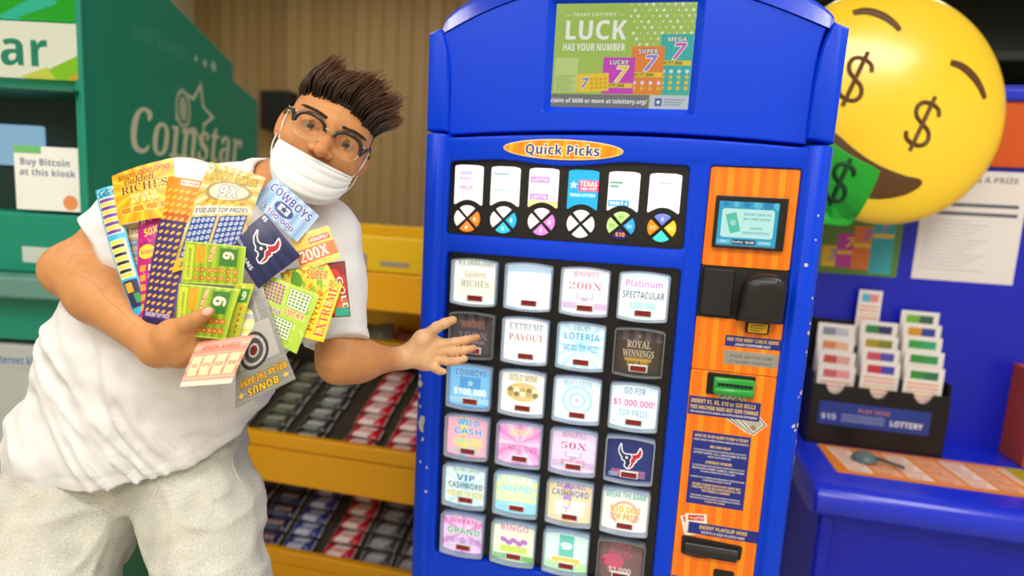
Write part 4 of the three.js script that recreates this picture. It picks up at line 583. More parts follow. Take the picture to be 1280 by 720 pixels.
// ================= YELLOW MONEY FACE (overlaid emoji graphic given a solid body) =================
{
  const c = atZ(1108, 134, -0.78), R = 0.364, T = 0.09;
  const t = thing('money_face_emoji', 'overlaid yellow emoji face with dollar sign eyes, built solid beside the blue machine', 'emoji_graphic', [c.x, c.y, c.z]);
  t.quaternion.setFromRotationMatrix(new THREE.Matrix4().makeBasis(RT, UP, FW.clone().negate()));
  const dome = (x, y) => T * Math.sqrt(Math.max(0.0001, 1 - (x * x + y * y) / (R * R)));
  const yel = std('#ffd82a', 0.3, { clearcoat: 0.5, clearcoatRoughness: 0.15 }), brown = std('#5c3a12', 0.5);
  const ball = new THREE.SphereGeometry(R, 64, 40); ball.scale(1, 1, T / R); lpart('body', ball, yel, t);
  const conform = (g, lift = 0.002) => { const p = g.attributes.position; for (let i = 0; i < p.count; i++) p.setZ(i, dome(p.getX(i), p.getY(i)) - 0.004 + p.getZ(i) + lift); g.computeVertexNormals(); return g; };
  const L = (u, v) => {   // where the line of sight meets the dome
    const d = ray(u, v), k = CAM.clone().sub(c), o = [k.dot(RT), k.dot(UP), -k.dot(FW)], e = [d.dot(RT), d.dot(UP), -d.dot(FW)]; let z = 0, x = 0, y = 0;
    for (let i = 0; i < 12; i++) { const s = (z - o[2]) / e[2]; x = o[0] + e[0] * s; y = o[1] + e[1] * s; z = z * 0.5 + dome(x, y) * 0.5; } return [x, y];
  };
  const stroke = (pts, w) => { // flat ribbon of width w along points, finely cut
    const cv = new THREE.CatmullRomCurve3(pts.map(([u, v]) => { const q = L(u, v); return V(q[0], q[1], 0); })), g = new THREE.TubeGeometry(cv, 40, 1, 10, false), p = g.attributes.position; const n = 11;
    for (let i = 0; i <= 40; i++) { const c0 = cv.getPointAt(i / 40), f = typeof w === 'function' ? w(i / 40) : w; for (let k = 0; k < n; k++) { const j = i * n + k; p.setXYZ(j, c0.x + (p.getX(j) - c0.x) * f, c0.y + (p.getY(j) - c0.y) * f, (p.getZ(j) - c0.z) * Math.min(f, 0.007)); } }
    return conform(g);
  };
  const px = R / 151;
  lpart('eyebrow', stroke([[1066, 16], [1084, 14], [1104, 20], [1118, 30], [1125, 38]], (s) => px * (2.5 + 3.4 * Math.sin(Math.PI * Math.min(1, s * 0.75 + 0.15)))), brown, t); lpart('eyebrow', stroke([[1188, 78], [1202, 83], [1216, 95], [1226, 110], [1231, 123]], (s) => px * (2.5 + 3.4 * Math.sin(Math.PI * Math.min(1, s * 0.75 + 0.15)))), brown, t);
  const dollar = (u, v, k) => {   // an S stroke with a bar through it, leaning right
    const a = 0.44, rot = ([x, y]) => [u + k * (x * Math.cos(a) - y * Math.sin(a)), v + k * (x * Math.sin(a) + y * Math.cos(a))];
    const S = [[15, -17], [11, -25], [0, -28], [-11, -25], [-15, -16], [-11, -6], [0, 0], [11, 6], [15, 16], [11, 25], [0, 28], [-11, 25], [-15, 17]].map(rot);
    return merge([stroke(S, px * 3 * Math.max(k, 0.9)), stroke([[0, -38], [0, -12], [0, 12], [0, 38]].map(rot), px * 2.9 * Math.max(k, 0.9))]);
  };
  lpart('dollar_eye', dollar(1069, 99, 0.98), brown, t); lpart('dollar_eye', dollar(1153, 155, 0.98), brown, t);
  const flat = (pts, z, mat, name, parent, bev = 0.004) => { const s = new THREE.Shape(); const q = pts.map(([u, v]) => new THREE.Vector2(...L(u, v))); s.setFromPoints(new THREE.SplineCurve([...q, q[0]]).getPoints(70)); let g = extr(s, 0, 0.014, bev, 2); // cut finely so that it follows the dome
    return lpart(name, conform(subdivide(g, 0.03), z), mat, parent); };
  function subdivide(g, max) { let p = Array.from((g.index ? g.toNonIndexed() : g).attributes.position.array); for (let it = 0; it < 5; it++) { const o = []; let ch = false; for (let i = 0; i < p.length; i += 9) { const A = p.slice(i, i + 3), B = p.slice(i + 3, i + 6), C = p.slice(i + 6, i + 9), d = (a, b) => Math.hypot(a[0] - b[0], a[1] - b[1], a[2] - b[2]), e = [d(A, B), d(B, C), d(C, A)], m = Math.max(...e); if (m < max) { o.push(...A, ...B, ...C); continue; } ch = true; const mid = (a, b) => [(a[0] + b[0]) / 2, (a[1] + b[1]) / 2, (a[2] + b[2]) / 2]; if (m === e[0]) { const q = mid(A, B); o.push(...A, ...q, ...C, ...q, ...B, ...C); } else if (m === e[1]) { const q = mid(B, C); o.push(...A, ...B, ...q, ...A, ...q, ...C); } else { const q = mid(C, A); o.push(...A, ...B, ...q, ...q, ...B, ...C); } } p = o; if (!ch) break; } const r = new THREE.BufferGeometry(); r.setAttribute('position', new THREE.Float32BufferAttribute(p, 3)); return r; }
  flat([[1010, 150], [1040, 163], [1070, 188], [1098, 206], [1130, 219], [1150, 224], [1150, 233], [1130, 244], [1098, 249], [1070, 244], [1040, 230], [1000, 200], [992, 165]], -0.006, brown, 'mouth', t);
  const green = std('#0fae2c', 0.4);
  const tg = flat([[1000, 186], [1030, 176], [1062, 195], [1094, 212], [1096, 220], [1078, 258], [1062, 280], [1040, 282], [1000, 270], [990, 220]], 0.002, green, 'banknote_tongue', t);
  lpart('dollar_mark', dollar(1047, 229, 0.84).translate(0, 0, 0.014), std('#0a4a16', 0.5), tg);
  const top = V(0, 1, 0); const cord = rod(V(0, 0, 0), V(0, CEIL - c.y - R * 0.98, 0), 0.0015, 0.0015, 6); const cm = lpart('added_cord', cord, std('#d8d8d0', 0.6), t); const inv = t.quaternion.clone().invert(); cm.quaternion.copy(inv); cm.position.copy(V(0, R * 0.985, 0).applyQuaternion(inv));  // cord is added, to hold up the solid emoji out of view
}
// ================= PERSON =================
// distance fields: tapered capsules and ellipsoids joined with a smooth minimum, meshed with surface nets
const smin = (a, b, k) => { if (k <= 0) return Math.min(a, b); const h = Math.max(k - Math.abs(a - b), 0) / k; return Math.min(a, b) - h * h * k * 0.25; };
const smax = (a, b, k) => -smin(-a, -b, k);
function cap(a, b, ra, rb) {
  const ax = a.x, ay = a.y, az = a.z, dx = b.x - ax, dy = b.y - ay, dz = b.z - az, L2 = dx * dx + dy * dy + dz * dz || 1e-9;
  const f = (x, y, z) => { const px = x - ax, py = y - ay, pz = z - az; let h = (px * dx + py * dy + pz * dz) / L2; h = h < 0 ? 0 : h > 1 ? 1 : h; const qx = px - dx * h, qy = py - dy * h, qz = pz - dz * h; return Math.sqrt(qx * qx + qy * qy + qz * qz) - (ra + (rb - ra) * h); };
  return f;
}
const chain = (pts, rad, k) => { const l = []; for (let i = 0; i + 1 < pts.length; i++) l.push(cap(pts[i], pts[i + 1], rad[i], rad[i + 1])); return (x, y, z) => { let d = l[0](x, y, z); for (let i = 1; i < l.length; i++) d = smin(d, l[i](x, y, z), k); return d; }; };
const ell = (cx, cy, cz, rx, ry, rz) => (x, y, z) => { const a = (x - cx) / rx, b = (y - cy) / ry, c = (z - cz) / rz, k0 = Math.sqrt(a * a + b * b + c * c), k1 = Math.sqrt(a * a / (rx * rx) + b * b / (ry * ry) + c * c / (rz * rz)); return k1 < 1e-9 ? -Math.min(rx, ry, rz) : k0 * (k0 - 1) / k1; };
// a field with a bounding ball: far away it answers with the distance to the ball
const bounded = (f, c, r) => (x, y, z) => { const d = Math.hypot(x - c.x, y - c.y, z - c.z) - r; return d > 0.05 ? d + 0.01 : f(x, y, z); };
function nets(f, lo, hi, h) {
  const B = 8, nb = [0, 1, 2].map((i) => Math.ceil((hi[i] - lo[i]) / (h * B))), NX = nb[0] * B + 3, NY = nb[1] * B + 3;
  const key = (i, j, k) => i + NX * (j + NY * k), vid = new Map(), pos = [], cells = [], hd = h * B * 0.866, n1 = B + 1, val = new Float32Array(n1 * n1 * n1);
  for (let bz = 0; bz < nb[2]; bz++) for (let by = 0; by < nb[1]; by++) for (let bx = 0; bx < nb[0]; bx++) {
    const X = lo[0] + bx * B * h, Y = lo[1] + by * B * h, Z = lo[2] + bz * B * h;
    if (Math.abs(f(X + h * B / 2, Y + h * B / 2, Z + h * B / 2)) > hd * 1.5 + 0.004) continue;
    for (let k = 0; k < n1; k++) for (let j = 0; j < n1; j++) for (let i = 0; i < n1; i++) val[i + n1 * (j + n1 * k)] = f(X + i * h, Y + j * h, Z + k * h);
    for (let k = 0; k < B; k++) for (let j = 0; j < B; j++) for (let i = 0; i < B; i++) {
      const c = []; let m = 0; for (let q = 0; q < 8; q++) { const v = val[i + (q & 1) + n1 * (j + ((q >> 1) & 1) + n1 * (k + (q >> 2)))]; c.push(v); if (v < 0) m |= 1 << q; }
      if (m === 0 || m === 255) continue;
      let sx = 0, sy = 0, sz = 0, n = 0;
      for (let q = 0; q < 8; q++) for (const b of [1, 2, 4]) if (!(q & b)) { const r = q | b; if (((m >> q) & 1) !== ((m >> r) & 1)) { const t = c[q] / (c[q] - c[r]); sx += (q & 1) + (b === 1 ? t : 0); sy += ((q >> 1) & 1) + (b === 2 ? t : 0); sz += (q >> 2) + (b === 4 ? t : 0); n++; } }
      const gi = bx * B + i + 1, gj = by * B + j + 1, gk = bz * B + k + 1; vid.set(key(gi, gj, gk), pos.length / 3); pos.push(X + (i + sx / n) * h, Y + (j + sy / n) * h, Z + (k + sz / n) * h); cells.push([gi, gj, gk, m]);
    }
  }
  const idx = [], quad = (a, b, c, d, flip) => { if (a === undefined || b === undefined || c === undefined || d === undefined) return; if (flip) idx.push(a, c, b, a, d, c); else idx.push(a, b, c, a, c, d); };
  for (const [i, j, k, m] of cells) {
    const s0 = m & 1, g = (a, b, c) => vid.get(key(a, b, c));
    if (s0 !== ((m >> 1) & 1)) quad(g(i, j, k), g(i, j - 1, k), g(i, j - 1, k - 1), g(i, j, k - 1), s0 === 0);
    if (s0 !== ((m >> 2) & 1)) quad(g(i, j, k), g(i, j, k - 1), g(i - 1, j, k - 1), g(i - 1, j, k), s0 === 0);
    if (s0 !== ((m >> 4) & 1)) quad(g(i, j, k), g(i - 1, j, k), g(i - 1, j - 1, k), g(i, j - 1, k), s0 === 0);
  }
  const g = new THREE.BufferGeometry(); g.setAttribute('position', new THREE.Float32BufferAttribute(pos, 3)); g.setIndex(idx); g.computeVertexNormals(); return g;
}
const J = {   // joints: image direction and distance
  pelvis: atD(165, 600, 1.24), chest: atD(275, 340, 1.20), neck0: atD(338, 250, 1.18), neck1: atD(374, 205, 1.13),
  shR: atD(222, 252, 1.19), elR: atD(88, 338, 1.12), wrR: atD(198, 433, 1.0),
  shL: atD(408, 298, 1.20), elL: atD(424, 452, 1.13), wrL: atD(502, 448, 1.255),
};
const person = thing('person', 'person in white shirt, pale jeans, face mask and glasses fanning out tickets with one hand', 'person', [J.pelvis.x - 0.02, 0, J.pelvis.z]);
{
  // head frame: x to the picture's right of the face, y up the face, z out of the face
  const tilt = 27 * Math.PI / 180, hx0 = RT.clone().multiplyScalar(Math.cos(tilt)).addScaledVector(UP, -Math.sin(tilt)), hy0 = RT.clone().multiplyScalar(Math.sin(tilt)).addScaledVector(UP, Math.cos(tilt));
  const bridge = atD(412, 166, 1.04), hz0 = CAM.clone().sub(bridge).normalize(); hy0.addScaledVector(hz0, -hy0.dot(hz0)).normalize(); hx0.crossVectors(hy0, hz0);
  const pitch = -0.07, hy = hy0.clone().multiplyScalar(Math.cos(pitch)).addScaledVector(hz0, Math.sin(pitch)), hz = hz0.clone().multiplyScalar(Math.cos(pitch)).addScaledVector(hy0, -Math.sin(pitch)), hx = hx0;
  const ho = bridge.clone().addScaledVector(hz, -0.096);
  const HM = new THREE.Matrix4().makeBasis(hx, hy, hz).setPosition(ho), HI = HM.clone().invert().elements;
  const hw = (x, y, z) => V(x, y, z).applyMatrix4(HM);
  // head field in its own frame
  const cran = ell(0, 0.028, -0.012, 0.0745, 0.083, 0.094), jaw = ell(0, -0.052, 0.024, 0.06, 0.072, 0.066), chin = cap(V(-0.012, -0.112, 0.064), V(0.012, -0.112, 0.064), 0.02, 0.02), face = ell(0, -0.01, 0.03, 0.066, 0.07, 0.058);
  const brow = cap(V(-0.042, 0.016, 0.066), V(0, 0.02, 0.082), 0.011, 0.012), brow2 = cap(V(0.042, 0.016, 0.066), V(0, 0.02, 0.082), 0.011, 0.012);
  const nose = chain([V(0, 0.004, 0.086), V(0, -0.018, 0.1), V(0, -0.034, 0.116)], [0.0075, 0.009, 0.0118], 0.006), nsL = ell(-0.0135, -0.037, 0.102, 0.0085, 0.0075, 0.01), nsR = ell(0.0135, -0.037, 0.102, 0.0085, 0.0075, 0.01);
  const ckL = ell(-0.042, -0.034, 0.056, 0.026, 0.026, 0.026), ckR = ell(0.042, -0.034, 0.056, 0.026, 0.026, 0.026);
  const eyes = [-0.0325, 0.0325], eyeY = -0.004, eyeZ = 0.0735;
  const headF = (x, y, z) => {
    let d = smin(cran(x, y, z), jaw(x, y, z), 0.04); d = smin(d, face(x, y, z), 0.03); if (d > 0.06) return d;
    d = smin(d, chin(x, y, z), 0.025); d = smin(d, Math.min(ckL(x, y, z), ckR(x, y, z)), 0.025); d = smin(d, Math.min(brow(x, y, z), brow2(x, y, z)), 0.014);
    for (const s of eyes) { d = smax(d, -(Math.hypot(x - s, (y - eyeY) * 1.2, z - 0.096) - 0.0185), 0.012); }
    d = smin(d, nose(x, y, z), 0.012); d = smin(d, Math.min(nsL(x, y, z), nsR(x, y, z)), 0.006);
    for (const s of [-1, 1]) { const nx = x - s * 0.0068, ny = y + 0.0445, nz = z - 0.107; d = smax(d, -(Math.hypot(nx, ny, nz) - 0.0048), 0.003); }
    for (const s of eyes) { // lids: a ball slightly larger than the eye with an almond slit
      const ex = x - s, ey = y - eyeY, ez = z - eyeZ, r = Math.hypot(ex, ey, ez); const slit = Math.abs(ey + 0.0005) - 0.0040 * Math.max(0, 1 - (ex / 0.0135) * (ex / 0.0135)); const lid = Math.max(Math.abs(r - 0.0137) - 0.0012, -slit); d = smin(d, Math.max(lid, -ez - 0.002), 0.004); }
    for (const s of [-1, 1]) { // ears
      const ex = x - s * 0.079, ey = y + 0.016, ez = z + 0.012, c = Math.cos(0.45), n = Math.sin(0.45); const rx = ex * c + s * ez * n, rz = -s * ex * n + ez * c; let e = ell(0, 0, 0, 0.0085, 0.031, 0.018)(rx, ey, rz); e = smax(e, -ell(s * 0.008, 0.004, 0.004, 0.005, 0.019, 0.01)(rx, ey, rz), 0.005); d = smin(d, e, 0.01); }
    return d;
  };
  const headW = (x, y, z) => headF(HI[0] * x + HI[4] * y + HI[8] * z + HI[12], HI[1] * x + HI[5] * y + HI[9] * z + HI[13], HI[2] * x + HI[6] * y + HI[10] * z + HI[14]);
  // arms, hands, neck and the trunk beneath the clothes
  const neck = cap(J.neck0, hw(0, -0.06, -0.02), 0.056, 0.052), trap = cap(J.neck0, atD(270, 262, 1.19), 0.055, 0.04);
  const armR = chain([J.shR, J.shR.clone().lerp(J.elR, 0.55), J.elR, J.elR.clone().lerp(J.wrR, 0.35), J.wrR], [0.055, 0.05, 0.043, 0.046, 0.03], 0.03);
  const armL = chain([J.shL, J.shL.clone().lerp(J.elL, 0.5), J.elL, J.elL.clone().lerp(J.wrL, 0.3), J.wrL], [0.052, 0.045, 0.036, 0.036, 0.0215], 0.03);
  const trunk = chain([J.neck0, J.chest, atD(215, 460, 1.24), atD(190, 530, 1.25)], [0.06, 0.09, 0.085, 0.08], 0.06);
  // open hand beside the machine: palm toward the lens
  const q = (u, v, d) => atD(u, v, d);
  const palmL = chain([J.wrL, q(522, 442, 1.262), q(538, 438, 1.262)], [0.021, 0.021, 0.019], 0.012), palmL2 = chain([q(512, 447, 1.262), q(532, 452, 1.265), q(541, 453, 1.265)], [0.018, 0.018, 0.015], 0.01), palmL3 = chain([q(512, 440, 1.255), q(528, 424, 1.25), q(540, 423, 1.255)], [0.018, 0.018, 0.013], 0.01), palmL4 = chain([q(530, 428, 1.262), q(550, 430, 1.262)], [0.015, 0.013], 0.01);
  const fing = (l, r) => chain(l, r, 0.004);
  const LF = [fing([q(532, 420, 1.248), q(546, 409, 1.236), q(556, 404, 1.228), q(566, 400, 1.224)], [0.013, 0.0112, 0.0102, 0.0085]),
    fing([q(550, 431, 1.262), q(568, 427.5, 1.25), q(583, 425, 1.24), q(596.5, 421.5, 1.232)], [0.0115, 0.0092, 0.0084, 0.0068]),
    fing([q(550, 440, 1.264), q(566, 439.5, 1.248), q(580, 438, 1.236), q(592, 435, 1.228)], [0.0115, 0.0093, 0.0085, 0.0069]),
    fing([q(547, 449, 1.266), q(560, 452, 1.25), q(571, 451.5, 1.238), q(581, 448.5, 1.232)], [0.011, 0.009, 0.0082, 0.0067]),
    fing([q(538, 455, 1.266), q(545, 461, 1.254), q(550, 464, 1.244), q(554.5, 464.5, 1.236)], [0.0105, 0.0085, 0.0076, 0.0064])];
  const handL = (x, y, z) => { let d = smin(smin(palmL(x, y, z), palmL2(x, y, z), 0.014), palmL3(x, y, z), 0.012); d = smin(d, palmL4(x, y, z), 0.01); let f = 1; for (let i = 0; i < 5; i++) f = Math.min(f, LF[i](x, y, z)); return smin(d, f, 0.007); };
  // hand gripping the fan: thumb in front, fingers behind the tickets
  const palmR = chain([J.wrR, q(219, 421, 0.98), q(236, 414, 0.976)], [0.03, 0.027, 0.02], 0.015), palmR2 = chain([q(203, 438, 0.995), q(226, 441, 0.99), q(243, 436, 0.988)], [0.027, 0.023, 0.018], 0.012);
  const RF = [fing([q(218, 415, 0.972), q(235, 405, 0.96), q(248, 397, 0.953), q(261, 390, 0.95)], [0.018, 0.014, 0.0118, 0.0092]),
    fing([q(240, 418, 0.992), q(262, 420, 1.004), q(282, 415, 1.012), q(294, 408, 1.012)], [0.013, 0.0105, 0.0092, 0.0078]), fing([q(242, 428, 0.99), q(266, 434, 1.004), q(286, 431, 1.014), q(299, 425, 1.014)], [0.013, 0.0105, 0.0092, 0.0078]),
    fing([q(242, 437, 0.99), q(264, 446, 1.004), q(283, 446, 1.014), q(295, 441, 1.014)], [0.0125, 0.01, 0.009, 0.0076]), fing([q(237, 446, 0.992), q(256, 455, 1.004), q(271, 458, 1.012), q(281, 455, 1.012)], [0.0115, 0.009, 0.008, 0.0068])];
  const handR = (x, y, z) => { let d = smin(palmR(x, y, z), palmR2(x, y, z), 0.014), f = 1; for (let i = 0; i < 5; i++) f = Math.min(f, RF[i](x, y, z)); return smin(d, f, 0.007); };
  const bHandL = bounded(handL, q(545, 436, 1.25), 0.12), bHandR = bounded(handR, q(245, 425, 0.985), 0.13), bHead = bounded(headW, ho, 0.17);
  const bodyF = (x, y, z) => {
    let d = smin(trunk(x, y, z), Math.min(neck(x, y, z), trap(x, y, z)), 0.04); const a = smin(armR(x, y, z), bHandR(x, y, z), 0.012), b = smin(armL(x, y, z), bHandL(x, y, z), 0.012);
    d = smin(d, a, 0.015); d = smin(d, b, 0.015); return smin(d, bHead(x, y, z), 0.02);
  };
  const g = nets(bodyF, [-0.85, 0.78, 0.05], [0.12, 1.75, 0.62], 0.0028);
  // skin tone: palms paler, lips of knuckles and ears a little redder, fine mottling
  { const p = g.attributes.position, c = new Float32Array(p.count * 3), n = g.attributes.normal, palmC = q(545, 437, 1.25), ear = [hw(-0.08, -0.02, 0), hw(0.08, -0.02, 0), hw(0, -0.036, 0.11)];
    for (let i = 0; i < p.count; i++) { const v = V(p.getX(i), p.getY(i), p.getZ(i)); let r = 0.58, gg = 0.265, b = 0.1; const w = Math.max(0, Math.min(1, (0.095 - v.distanceTo(palmC)) / 0.03)); r += w * 0.16; gg += w * 0.19; b += w * 0.16; for (const e of ear) { const s = Math.max(0, 1 - v.distanceTo(e) / 0.03); gg -= s * 0.05; b -= s * 0.015; } const m = 1 + 0.1 * noise(v.x * 60, v.y * 60, v.z * 60) + 0.06 * noise(v.x * 220, v.y * 220, v.z * 220); c.set([r * m, gg * m, b * m], 3 * i); }
    g.setAttribute('color', new THREE.BufferAttribute(c, 3)); }
  uvM(g);
  part('body', g, std('#ffffff', 0.48, { vertexColors: true, bumpMap: skinBump, bumpScale: 0.0004, specularIntensity: 0.7 }), person);
  // thumb nail
  { const c = q(259.5, 389.5, 0.9412), s = new THREE.SphereGeometry(1, 16, 10).scale(0.0078, 0.006, 0.002); const m = new THREE.Matrix4().lookAt(CAM, c, UP); s.applyMatrix4(new THREE.Matrix4().makeRotationZ(0.5)); s.applyMatrix4(m); s.translate(c.x, c.y, c.z); part('thumbnail', s, std('#e6b8a0', 0.3), person, 'pale thumbnail'); }
  // eyes
  for (const s of eyes) {
    const e = new THREE.SphereGeometry(0.0132, 48, 48); e.rotateX(Math.PI / 2); const cc = new Float32Array(e.attributes.position.count * 3), p = e.attributes.position;
    for (let i = 0; i < p.count; i++) { const r = Math.hypot(p.getX(i), p.getY(i)), z = p.getZ(i); const k = z > 0 && r < 0.003 ? [0.005, 0.004, 0.004] : z > 0 && r < 0.0066 ? [0.05, 0.02, 0.01] : [0.5, 0.44, 0.4]; cc.set(k, 3 * i); }
    e.setAttribute('color', new THREE.BufferAttribute(cc, 3)); e.translate(s, eyeY, eyeZ); e.applyMatrix4(HM); part('eye', e, std('#ffffff', 0.1, { vertexColors: true, clearcoat: 0.8 }), person);
  }
  // surface search along a ray in head space
  const hit = (o, d, max = 0.2) => { let t = max; for (let i = 0; i < 60; i++) { const k = headF(o.x + d.x * t, o.y + d.y * t, o.z + d.z * t); if (k < 0.0004) break; t -= Math.max(0.0004, k * 0.6); if (t < 0) return 0; } return t; };
  // strands
  const strands = (list, rad, colA, colB) => {
    const P = [], C = [], I = []; const SEG = 5;
    for (const [pts, r0] of list) { const cv = new THREE.CatmullRomCurve3(pts), base = P.length / 3, tone = rr(0.6, 1.4); const side = pts[pts.length - 1].clone().sub(pts[0]).cross(V(0.3, 0.2, 1)).normalize();
      for (let i = 0; i <= SEG; i++) { const p = cv.getPoint(i / SEG), tg = cv.getTangent(i / SEG), a = side.clone().addScaledVector(tg, -side.dot(tg)).normalize(), b = a.clone().cross(tg), r = r0 * (1 - 0.8 * Math.pow(i / SEG, 1.5)); for (let k = 0; k < 3; k++) { const an = k * 2.094; const v = p.clone().addScaledVector(a, r * Math.cos(an)).addScaledVector(b, r * Math.sin(an)).applyMatrix4(HM); P.push(v.x, v.y, v.z); const w = Math.pow(i / SEG, 2); for (let q2 = 0; q2 < 3; q2++) C.push((colA[q2] * (1 - w) + colB[q2] * w) * tone); } }
      for (let i = 0; i < SEG; i++) for (let k = 0; k < 3; k++) { const a = base + i * 3 + k, b = base + i * 3 + (k + 1) % 3; I.push(a, b, b + 3, a, b + 3, a + 3); } }
    const g2 = new THREE.BufferGeometry(); g2.setAttribute('position', new THREE.Float32BufferAttribute(P, 3)); g2.setAttribute('color', new THREE.Float32BufferAttribute(C, 3)); g2.setIndex(I); g2.computeVertexNormals(); return g2;
  };
  const hairM = std('#ffffff', 0.42, { vertexColors: true });
  // hair: cropped sides as a close cap, long top swept up and to one side
  {
    const inHair = (x, y, z) => { const line = z > 0.02 ? 0.05 - 0.012 * Math.abs(x) / 0.07 - (x > 0.03 ? (x - 0.03) * 0.5 : 0) : z > -0.02 ? 0.005 + (z + 0.02) * 0.9 : -0.04; return y > line; };
    const capF = (x, y, z) => smax(headF(x, y, z) - 0.0016 - (y > 0.04 ? Math.min(0.004, (y - 0.04) * 0.14) : 0), (() => { const line = z > 0.03 ? 0.052 : z > -0.02 ? -0.008 + (z + 0.02) * 1.2 : -0.045; return line - y + (Math.abs(x) > 0.085 ? 0.05 : 0); })(), 0.003);
    const cg = nets(capF, [-0.1, -0.08, -0.13], [0.1, 0.16, 0.13], 0.003); cg.applyMatrix4(HM); uvM(cg);
    const hair = part('hair', cg, std('#1d120c', 0.7), person, 'dark brown hair with short sides and a tall textured top');
    const list = [];
    for (let n = 0; n < 5200; n++) {
      const th = rr(0, Math.PI * 2), ph = rr(0, 1.38), dx = Math.sin(ph) * Math.cos(th), dy = Math.cos(ph), dz = Math.sin(ph) * Math.sin(th), o = V(0, 0.02, -0.01), d = V(dx, dy, dz), t = hit(o, d), r = o.clone().addScaledVector(d, t);
      if (!inHair(r.x, r.y, r.z) || r.y < 0.032) continue;
      const front = Math.max(0, Math.min(1, (r.z + 0.06) / 0.13)), topY = 0.120 + 0.01 * noise(r.x * 50, r.z * 40, 2) + 0.008 * Math.sin(r.x * 70 + 0.6), len = Math.max(0.016, (topY - r.y) * (Math.abs(r.x) > 0.062 ? 0.7 : 1)) * rr(0.72, 1.14), sw = r.x * 0.16 + 0.02;
      const m1 = r.clone().add(V(r.x * 0.1, len * 0.42, 0.016 * front + rr(-0.003, 0.003))), tip = r.clone().add(V(sw * (0.6 + len * 6) + rr(-0.006, 0.008), len, -0.004 + 0.014 * front + rr(-0.008, 0.008)));
      list.push([[r.clone().addScaledVector(d, -0.003), m1, tip], rr(0.0013, 0.0024)]);
    }
    const sg = strands(list, 0.002, [0.012, 0.007, 0.005], [0.19, 0.075, 0.028]); const wp = hair.getWorldPosition(V()); sg.translate(-wp.x, -wp.y, -wp.z); const sm = new THREE.Mesh(sg, hairM); sm.name = 'hair_strands'; sm.userData.kind = 'stuff'; hair.add(sm);
    for (const s of [-1, 1]) { const bl = []; for (let n = 0; n < 130; n++) { const f = rnd(), x = s * (0.013 + 0.041 * f), y = 0.0195 + 0.0035 * Math.sin(f * 2.6) + rr(-0.0024, 0.0024) * (1 - f * 0.6), t = hit(V(x, y, 0), V(0, 0, 1), 0.12), r = V(x, y, t + 0.0002); bl.push([[r.clone().add(V(0, 0, -0.001)), r.clone().add(V(s * 0.004, 0.001, 0.0016)), r.clone().add(V(s * 0.0085, 0.0005 - 0.003 * f, 0.0008 - 0.003 * f))], 0.0007]); } part('eyebrow', strands(bl, 0.001, [0.015, 0.009, 0.006], [0.03, 0.016, 0.01]), hairM, person); }
  }
  // face mask shrink-wrapped over the lower face, with pleats
  {
    const NU = 48, NV = 30, P = [], I = [], rowsN = NV + 1, edge = (u) => { const a = (u - 0.5) * 2; return [-0.0505 + 0.003 * a * a, -0.126 + 0.045 * Math.pow(Math.abs(a), 2.4)]; };
    const pt = (u, v) => { const ang = (u - 0.5) * 2 * 0.86, [y0, y1] = edge(u), y = y0 + (y1 - y0) * v, o = V(0, y, 0.005), d = V(Math.sin(ang), 0, Math.cos(ang)); let t = 0; for (const dd of [-0.01, 0]) t = Math.max(t, hit(V(0, Math.min(y + dd, -0.054), 0.005), d, 0.16)); t = Math.max(t, 0.074 + 0.026 * Math.cos(ang * 1.25)); t += 0.004 + 0.0022 * Math.pow(Math.abs(Math.sin(v * Math.PI * 4)), 0.5) * Math.cos(ang) * (v > 0.12 && v < 0.9 ? 1 : 0); const p = o.addScaledVector(d, t); p.z -= 0.012 * Math.pow(Math.max(0, v - 0.7) / 0.3, 2); return p; };
    for (const off of [0, -0.0012]) for (let j = 0; j <= NV; j++) for (let i = 0; i <= NU; i++) { const p = pt(i / NU, j / NV); const dd = V(p.x, 0, p.z).normalize(); p.addScaledVector(dd, off); p.applyMatrix4(HM); P.push(p.x, p.y, p.z); }
    const id = (l, j, i) => l * rowsN * (NU + 1) + j * (NU + 1) + i;
    for (let j = 0; j < NV; j++) for (let i = 0; i < NU; i++) { I.push(id(0, j, i), id(0, j + 1, i), id(0, j + 1, i + 1), id(0, j, i), id(0, j + 1, i + 1), id(0, j, i + 1), id(1, j, i), id(1, j + 1, i + 1), id(1, j + 1, i), id(1, j, i), id(1, j, i + 1), id(1, j + 1, i + 1)); }
    const g2 = new THREE.BufferGeometry(); g2.setAttribute('position', new THREE.Float32BufferAttribute(P, 3)); g2.setIndex(I); g2.computeVertexNormals(); uvM(g2);
    const white = std('#eef2f8', 0.8, { bumpMap: clothBump, bumpScale: 0.0002 }), mk = part('face_mask', g2, white, person, 'white pleated face mask worn under the nose');
    for (const s of [-1, 1]) for (const [v, ey] of [[0.02, 0.012], [0.96, -0.04]]) { const a = pt(s < 0 ? 0 : 1, v); const lp = [a, a.clone().add(V(s * 0.008, (ey - a.y) * 0.5, -0.03)), V(s * 0.079, ey, -0.002), V(s * 0.083, ey + (v < 0.5 ? 0.004 : -0.002), -0.022)].map((w) => w.applyMatrix4(HM)); part('ear_loop', tube(lp, 0.0013, 16, 6), white, mk); }
    const e = []; for (let i = 0; i <= 20; i++) e.push(pt(0.06 + 0.88 * i / 20, 0.05).applyMatrix4(HM)); part('nose_seam', tube(e, 0.0012, 40, 5), white, mk);
  }
